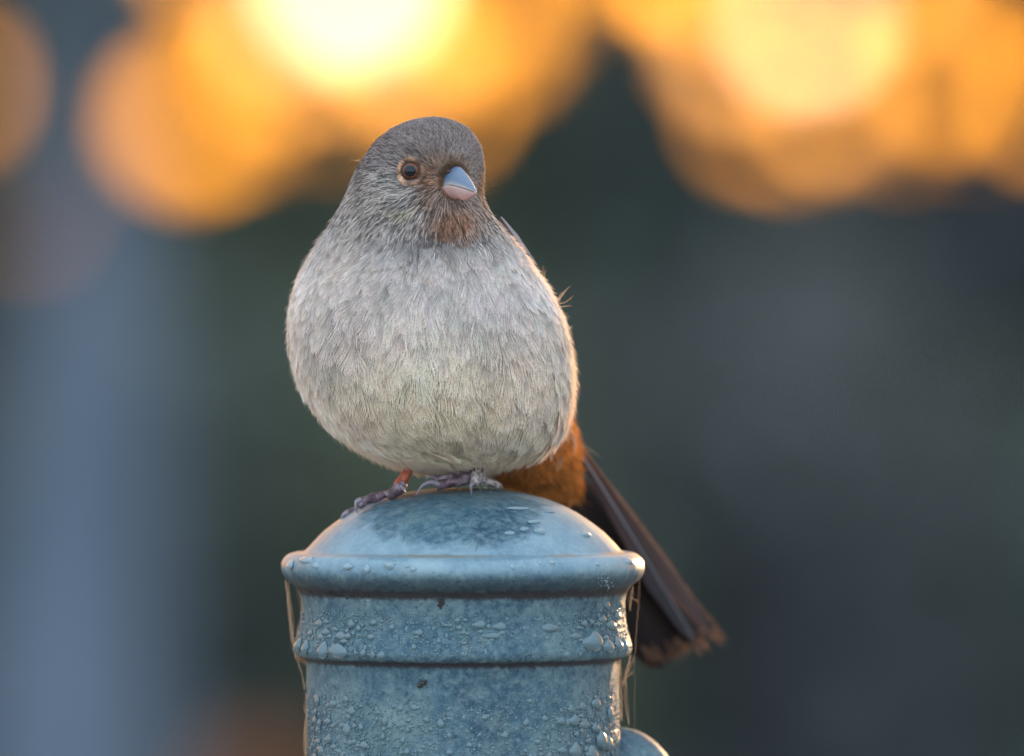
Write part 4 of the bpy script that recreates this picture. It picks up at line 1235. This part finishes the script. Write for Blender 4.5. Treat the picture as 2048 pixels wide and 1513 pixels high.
# --- tail
m = M('tail_feather')
tct = m.n('ShaderNodeTexCoord').outputs['UV']
wv = m.n('ShaderNodeTexWave', {'Vector': tct, 'Scale': 60.0, 'Distortion': 2.0, 'Detail': 2.0}).outputs[0]
at_ = m.n('ShaderNodeAttribute', attribute_name='tint').outputs['Color']
cf = m.mix(m.math('MULTIPLY', wv, 0.35), at_, (0.02, 0.015, 0.015))
d1 = m.pr(col=cf, rough=0.85, spec=0.08)
tl = m.n('ShaderNodeBsdfTranslucent', {'Color': m.mix(1.0, cf, (1.6, 0.9, 0.5), 'MULTIPLY')})
TAILM = m.done(m.n('ShaderNodeMixShader', {0: 0.2, 1: d1.outputs[0], 2: tl.outputs[0]}).outputs[0])
m = M('feather_shaft'); SHAFT = m.done(m.pr(col=(0.20, 0.19, 0.21), rough=0.5).outputs[0])
def feather_blade(name, a, b, side, nrm_, width, col_in, col_edge, parent, bend=0.0, wl=1.0, wr=1.0, shaft=True, tipcut=0.12, flare=False):
    """vane from a to b; side = direction across, nrm_ = facing"""
    nu, nw = 48, 14
    a = np.array(a); b = np.array(b); ax_ = b - a; Ln = np.linalg.norm(ax_); ax_ /= Ln
    V, T, F = [], [], []
    seed = random.random() * 10
    for i in range(nu + 1):
        t = i / nu
        prof_ = (min(1, 0.25 + 2.2 * t) if t < 0.4 else 1.0) if not flare else 0.22 + 0.78 * t ** 1.3
        for j in range(nw + 1):
            s_ = -1 + 2 * j / nw
            wv_ = (wl if s_ < 0 else wr) * width * prof_
            tipr = 1.0 - tipcut * abs(s_) ** 2.4 + 0.010 * math.sin(s_ * 13 + seed) + 0.008 * math.sin(s_ * 31 + seed * 2)
            tl_ = t * tipr if t > 0.5 else t * (1 + (tipr - 1) * (t / 0.5) ** 2)
            edge = 1 + 0.015 * math.sin(t * 60 + seed + s_)
            p_ = a + ax_ * Ln * tl_ + side * s_ * wv_ * edge + nrm_ * (-0.0012 * s_ * s_ + bend * math.sin(math.pi * t) * 0.5)
            V.append(p_)
            e = min(1, max(0, (abs(s_) - 0.72) / 0.28 + max(0, (t - 0.93) / 0.07)))
            T.append(np.array(col_in) * (1 - e) + np.array(col_edge) * e)
    for i in range(nu):
        for j in range(nw):
            q_ = i * (nw + 1) + j
            F.append([q_, q_ + 1, q_ + nw + 2, q_ + nw + 1])
    o = quads_mesh(name, np.array(V), np.array(F), TAILM, parent, smooth=True, tint=np.array(T))
    uv = o.data.uv_layers.new(name='UVMap')
    lv = np.empty(len(o.data.loops), dtype=np.int32); o.data.loops.foreach_get('vertex_index', lv)
    ii, jj = lv // (nw + 1), lv % (nw + 1)
    uvs = np.stack([jj / nw + 0 * ii, ii / nu * 6 + np.abs(jj / nw - 0.5) * 2], -1)
    uv.data.foreach_set('uv', uvs[:, ::-1].ravel().astype(np.float32))
    if shaft:
        n_ = 24
        pth = np.array([a + ax_ * Ln * t * 0.985 + nrm_ * (0.00035 + bend * math.sin(math.pi * t) * 0.5) for t in np.linspace(0, 1, n_)])
        Vs, Fs = tube_mesh(pth, np.linspace(0.00034, 0.00010, n_), 8)
        mesh_obj('shaft', Vs, Fs, SHAFT, o)
    return o
tail = empty('tail', (0, 0, 0), None, None); tail.parent = bird; tail.location = Vector(P(1120, 940, 62) - BASE)
tdir = unit(P(1385, 1290, 104) - P(1115, 925, 60))
tside = unit(np.cross(tdir, np.array([0.15, -1.0, 0.25])))
if tside[0] < 0: tside = -tside
tn = unit(np.cross(tside, tdir))
if tn[1] > 0: tn = -tn
dark = (0.020, 0.016, 0.017); edge = (0.032, 0.022, 0.02)
NT = 9
tips = [(1306, 1322), (1322, 1334), (1338, 1330), (1352, 1318), (1368, 1310), (1384, 1302), (1398, 1296), (1412, 1288), (1424, 1282)]
for i in range(NT):
    f = i / (NT - 1)                     # 0 = left edge, 1 = right edge
    ba = P(1085 + 40 * f, 945 - 40 * f, 62 + 3 * f)
    te = P(tips[i][0], tips[i][1], 98 + 6 * f)
    roll = (f - 0.5) * 0.7
    sd2 = unit(tside * math.cos(roll) - tn * math.sin(roll))
    nn2 = unit(np.cross(sd2, tdir)); nn2 = nn2 if nn2[1] < 0 else -nn2
    off = tn * (-0.0006 * i)
    feather_blade('tail_feather', ba + off, te + off, sd2, nn2, 0.0066, dark, edge, tail, bend=-0.0015 - 0.0006 * (i % 3), wl=1.2, wr=0.8, tipcut=0.22, shaft=False)
# the outermost feathers on the right, turned so the greyer outer vanes show
sd2 = unit(tside * 0.8 + np.array([0.0, 0.5, 0.0])); nn2 = unit(np.cross(sd2, tdir)); nn2 = nn2 if nn2[1] < 0 else -nn2
feather_blade('tail_feather', P(1142, 880, 60), P(1392, 1288, 102), sd2, nn2, 0.0072, (0.040, 0.040, 0.050), (0.050, 0.042, 0.045), tail, wl=0.62, wr=1.1, flare=True, bend=0.001, tipcut=0.32)
feather_blade('tail_feather', P(1152, 874, 63), P(1424, 1276, 106), sd2, nn2, 0.0052, (0.060, 0.050, 0.052), (0.20, 0.11, 0.075), tail, wl=0.8, wr=0.85, flare=True, bend=0.001, shaft=False, tipcut=0.34)
# frayed barbs on the tail's margins
pts = []; 
for k in range(620):
    if k % 13 < 8:
        u = random.random(); base_ = P(1157, 876, 62) * (1 - u) + P(1452, 1272, 106) * u
        d_ = unit(tdir * 1.0 + tside * random.uniform(0.1, 0.45) + np.array([0, random.uniform(-.2, .2), 0])); L_ = random.uniform(0.001, 0.0026) * (1 if random.random() < .97 else 2.2)
        base_ = base_ - tside * 0.0012
    else:
        u = random.random()
        while math.sin(u * 19) + math.sin(u * 61 + 1) < -1.0: u = random.random()
        base_ = P(1300, 1326, 97) * (1 - u) + P(1446, 1276, 105) * u - tdir * (random.uniform(-0.0005, 0.007) + 0.0006 * math.sin(u * 17) + 0.0005 * math.sin(u * 41))
        d_ = unit(tdir + tside * random.uniform(-0.5, 0.5) + np.array([0, random.uniform(-.3, .3), 0])); L_ = random.uniform(0.0010, 0.0042)
    pts.append([base_ + d_ * L_ * q for q in np.linspace(0, 1, 4)])
pts = np.array(pts)
tcx_ = np.tile(np.array([[0.26, 0.14, 0.085]]), (len(pts), 1)) * rng.uniform(0.3, 1.4, (len(pts), 1))
hair_obj('frayed_barbs', pts, np.repeat((0.00006 * np.array([1, 1, .8, .3]))[None], len(pts), 0), tcx_, PLUME, tail)['kind'] = 'stuff'

# undertail coverts: long loose cinnamon feathers that lap over the tail's base
npk = 13000
def w_cov(c):
    px, py = project(c)
    a_ = np.clip((c[:, 1] - 0.030) / 0.004, 0, 1) * np.clip((py - 800) / 30, 0, 1)
    b_ = np.clip((c[:, 1] - 0.010) / 0.004, 0, 1) * np.clip((py - np.interp(px, [900, 960, 1000, 1060, 1110, 1150], [980, 950, 930, 908, 876, 838])) / 6, 0, 1)
    return np.maximum(a_, b_)
pp, qq = scatter(npk, w_cov)
d = unit(np.tile(TAILDIR, (npk, 1)) - qq * (TAILDIR * qq).sum(1, keepdims=True))
Lc = rng.uniform(0.004, 0.009, npk)[:, None]
t = np.linspace(0, 1, 5)[None, :, None]
pos = pp[:, None] + (unit(d + qq * 0.16 + rng.normal(0, 0.13, (npk, 3))) * Lc)[:, None] * t
cc = np.array([[0.64, 0.28, 0.055]]) * rng.uniform(0.35, 1.35, (npk, 1)) * (1 + 0.35 * vnoise(pp, 90, 61)[:, None]).clip(0.4, 1.6)
hair_obj('undertail_coverts', pos, np.repeat((0.00011 * np.array([1, 1, .9, .7, .2]))[None], npk, 0), np.clip(cc, 0, .9), hair_mat('covert', 0.5, 0.02, (1, 0.7, 0.35)), bird)['kind'] = 'stuff'

# --- folded wings on the back, one glimpsed over the right shoulder
for sgn in (-1, 1):
    wing = empty('wing', (0, 0, 0), None, None); wing.parent = bird
    sx = 1040 if sgn > 0 else 640
    wing.location = Vector(P(sx, 480, 10) - BASE)
    for k in range(9):
        f = k / 8
        if sgn > 0:
            a_ = P(1012 + 14 * f, 452 + 22 * f, 8 + 14 * f); b_ = P(1056 - 4 * f, 600 + 190 * f, 32 + 22 * f)
        else:
            a_ = P(672 - 14 * f, 470 + 22 * f, 8 + 14 * f); b_ = P(702 + 60 * f, 600 + 190 * f, 33 + 17 * f)
        dd = unit(b_ - a_)
        fac = unit(np.array([sgn * 0.75, 0.45, 0.3]))
        sdx = unit(np.cross(dd, fac)); fac = unit(np.cross(sdx, dd)); fac = fac if fac[0] * sgn > 0 else -fac
        feather_blade('wing_feather', a_, b_, sdx, fac, 0.0062, (0.13, 0.10, 0.085), (0.30, 0.24, 0.19), wing, tipcut=0.3)
    # small shoulder coverts
    for k in range(10):
        f = k / 9
        if sgn > 0:
            a_ = P(1000 + 30 * f, 436 + 34 * f, 0 + 3 * f); b_ = P(1038 + 34 * f, 490 + 40 * f, 2 + 4 * f)
            a_ = a_ + np.array([0.0, 0.0, 0.0])
        else:
            a_ = P(690 - 30 * f, 440 + 34 * f, 12 + 3 * f); b_ = P(672 - 26 * f, 500 + 40 * f, 15 + 3 * f)
        dd = unit(b_ - a_)
        fac = unit(np.array([sgn * 0.7, -0.35 if sgn > 0 else 0.4, 0.4]))
        sdx = unit(np.cross(dd, fac)); fac = unit(np.cross(sdx, dd)); fac = fac if fac[0] * sgn > 0 else -fac
        feather_blade('wing_covert', a_, b_, sdx, fac, 0.0026, (0.11, 0.085, 0.07), (0.2, 0.155, 0.125), wing, tipcut=0.35)

# ------------------------------------------------------------------ small things on the post
m = M('dead_fly'); FLYM = m.done(m.pr(col=(0.012, 0.011, 0.012), rough=0.45).outputs[0])
def surf(px, py, lift=0.0):
    pos, side, up, n = drop_frame(px, py)
    return pos + n * lift, side, up, n
p0, sd0, up0, n0 = surf(848, 1355, 0.0006)
fly = empty('dead_insect', tuple(p0), 'tiny black dead insect stuck on the post shaft below the collar', 'insect')
for nm, dx, dy, r_, sq in (('body', -0.0, 0.0, 0.0009, (1.3, 0.7, 0.8)), ('abdomen', -0.0009, -0.0007, 0.0008, (1.1, 0.7, 1.0)), ('head', 0.0010, 0.0006, 0.0005, (1, .8, 1))):
    V, F = [], []
    add_sphere(V, F, p0 + sd0 * dx + up0 * dy, r_, 7, sq); mesh_obj(nm, V, F, FLYM, fly)
for k in range(5):
    a_ = p0 + sd0 * (-0.0006 + 0.0004 * k); b_ = a_ + up0 * (0.0013 if k % 2 else -0.0014) + sd0 * 0.0004 * (k - 2) + n0 * 0.0003
    V, F = tube_mesh(np.array([a_, (a_ + b_) / 2 + n0 * 0.0004, b_]), [0.00012, 0.0001, 0.00006], 6); mesh_obj('leg', V, F, FLYM, fly)
m = M('dark_debris'); DEB = m.done(m.pr(col=(0.02, 0.02, 0.022), rough=0.9).outputs[0])
def crumb(name, px, py, n, spread, size, mat, label, cat):
    V, F = [], []
    for k in range(n):
        c_, s_, u_, n_ = surf(px + random.gauss(0, spread), py + random.gauss(0, spread), 0.0002)
        add_sphere(V, F, c_, size * random.uniform(0.4, 1.1), 5, (random.uniform(.7, 1.4), 0.8, random.uniform(.7, 1.4)))
    o = mesh_obj(name, V, F, mat, None, origin=surf(px, py)[0])
    tag(o, label, cat)
crumb('debris', 884, 1195, 16, 3.5, 0.0005, DEB, 'small black crumb of dirt under the cap rim above the collar', 'debris')
m = M('pale_lichen'); LICH = m.done(m.pr(col=(0.17, 0.23, 0.25), rough=0.85).outputs[0])
crumb('lichen', 1206, 1150, 34, 8, 0.00022, LICH, 'pale crusty lichen crumbs under the rim at the right', 'lichen')
crumb('lichen', 1216, 1163, 16, 5, 0.00028, LICH, 'small knot of pale crust just below the rim lip, lower right', 'lichen')
# rust and dirt crumbs packed in the groove under the rim
V, F = [], []
for k in range(420):
    px = 926 + 322 * math.sin(random.uniform(-1.3, 1.3)); py = random.gauss(1181, 4)
    c_, s_, u_, n_ = surf(px, py, -0.0001)
    add_sphere(V, F, c_, random.uniform(0.00008, 0.00024), 4, (random.uniform(.7, 1.5), 1, random.uniform(.6, 1.2)))
o = mesh_obj('grime', V, F, DEB, post); tag(o, kind='stuff')

# cobwebs: silk from the rim to the collar and down the shaft
m = M('silk')
a_ = m.n('ShaderNodeAttribute', attribute_name='tint').outputs['Color']
SILK = m.done(m.n('ShaderNodeMixShader', {0: 0.5, 1: m.n('ShaderNodeBsdfDiffuse', {'Color': a_}).outputs[0], 2: m.n('ShaderNodeBsdfTranslucent', {'Color': a_}).outputs[0]}).outputs[0])
def strands(name, label, defs, rad, color, parent=None):
    allp = []
    for (pts_, n_, sp) in defs:
        for k in range(int(n_ * (1.5 if n_ > 1 else 1))):
            j = [(x + random.gauss(0, sp * (0.3 if i in (0, len(pts_) - 1) else 1)), y + random.gauss(0, sp), d_ + random.gauss(0, 1.0)) for i, (x, y, d_) in enumerate(pts_)]
            allp.append(spline([P(*q) for q in j], 14) + rng.normal(0, 0.00013, (14, 3)))
    allp = np.array(allp)
    cc_ = np.tile(np.array([color]), (len(allp), 1)) * rng.uniform(0.6, 1.2, (len(allp), 1))
    o = hair_obj(name, allp, np.full((len(allp), 14), rad) * rng.uniform(0.6, 1.5, (len(allp), 1)), cc_, SILK, None)
    tag(o, label, 'cobweb', 'cobwebs hanging on the post')
    return o
strands('cobweb', 'dusty tan cobweb strands down the left side of the post', [
    ([(571, 1162, 8), (578, 1220, 6), (585, 1275, 5), (592, 1318, 5)], 8, 1.6),
    ([(576, 1165, 8), (581, 1215, 6), (590, 1300, 5)], 4, 2.0),
    ([(592, 1170, 8), (600, 1200, 8), (602, 1240, 8)], 4, 2.5),
    ([(602, 1175, 8), (606, 1220, 6), (598, 1262, 6), (592, 1290, 6)], 10, 2.0),
    ([(594, 1318, 6), (604, 1350, 6), (609, 1380, 6)], 2, 0.8),
    ([(609, 1380, 6), (614, 1360, 6), (622, 1345, 6)], 2, 1),
    ([(598, 1318, 6), (612, 1325, 8), (622, 1345, 9), (622, 1380, 9)], 14, 2.5),
    ([(622, 1340, 8), (621, 1400, 6), (616, 1460, 5), (613, 1540, 5)], 24, 3.2),
    ([(612, 1385, 6), (611, 1420, 5), (615, 1425, 5)], 3, 1.6),
    ([(613, 1425, 6), (611, 1470, 4), (612, 1540, 4)], 8, 1.6),
    ([(590, 1310, 5), (600, 1316, 6), (614, 1318, 8)], 8, 2.0)], 0.000032, (0.60, 0.43, 0.30))
strands('cobweb', 'fine cobweb threads hanging off the right side of the post', [
    ([(1277, 1160, 8), (1274, 1240, 8), (1270, 1330, 8), (1270, 1470, 8)], 1, 0.3),
    ([(1280, 1160, 8), (1276, 1230, 8), (1268, 1320, 8)], 1, 0.3),
    ([(1266, 1175, 8), (1262, 1195, 8), (1260, 1220, 8)], 6, 2.0),
    ([(1262, 1196, 8), (1270, 1200, 8), (1276, 1203, 8)], 2, 1.0),
    ([(1262, 1312, 8), (1254, 1340, 8), (1246, 1370, 8)], 6, 2.5),
    ([(1270, 1315, 8), (1258, 1340, 8), (1244, 1365, 8)], 3, 2.0),
    ([(1240, 1320, 8), (1241, 1380, 8), (1244, 1440, 8)], 6, 1.8),
    ([(1252, 1345, 8), (1251, 1400, 8), (1258, 1450, 8)], 5, 2.2),
    ([(1266, 1345, 8), (1256, 1352, 8), (1246, 1362, 8)], 2, 1.5)], 0.000024, (0.5, 0.38, 0.28))
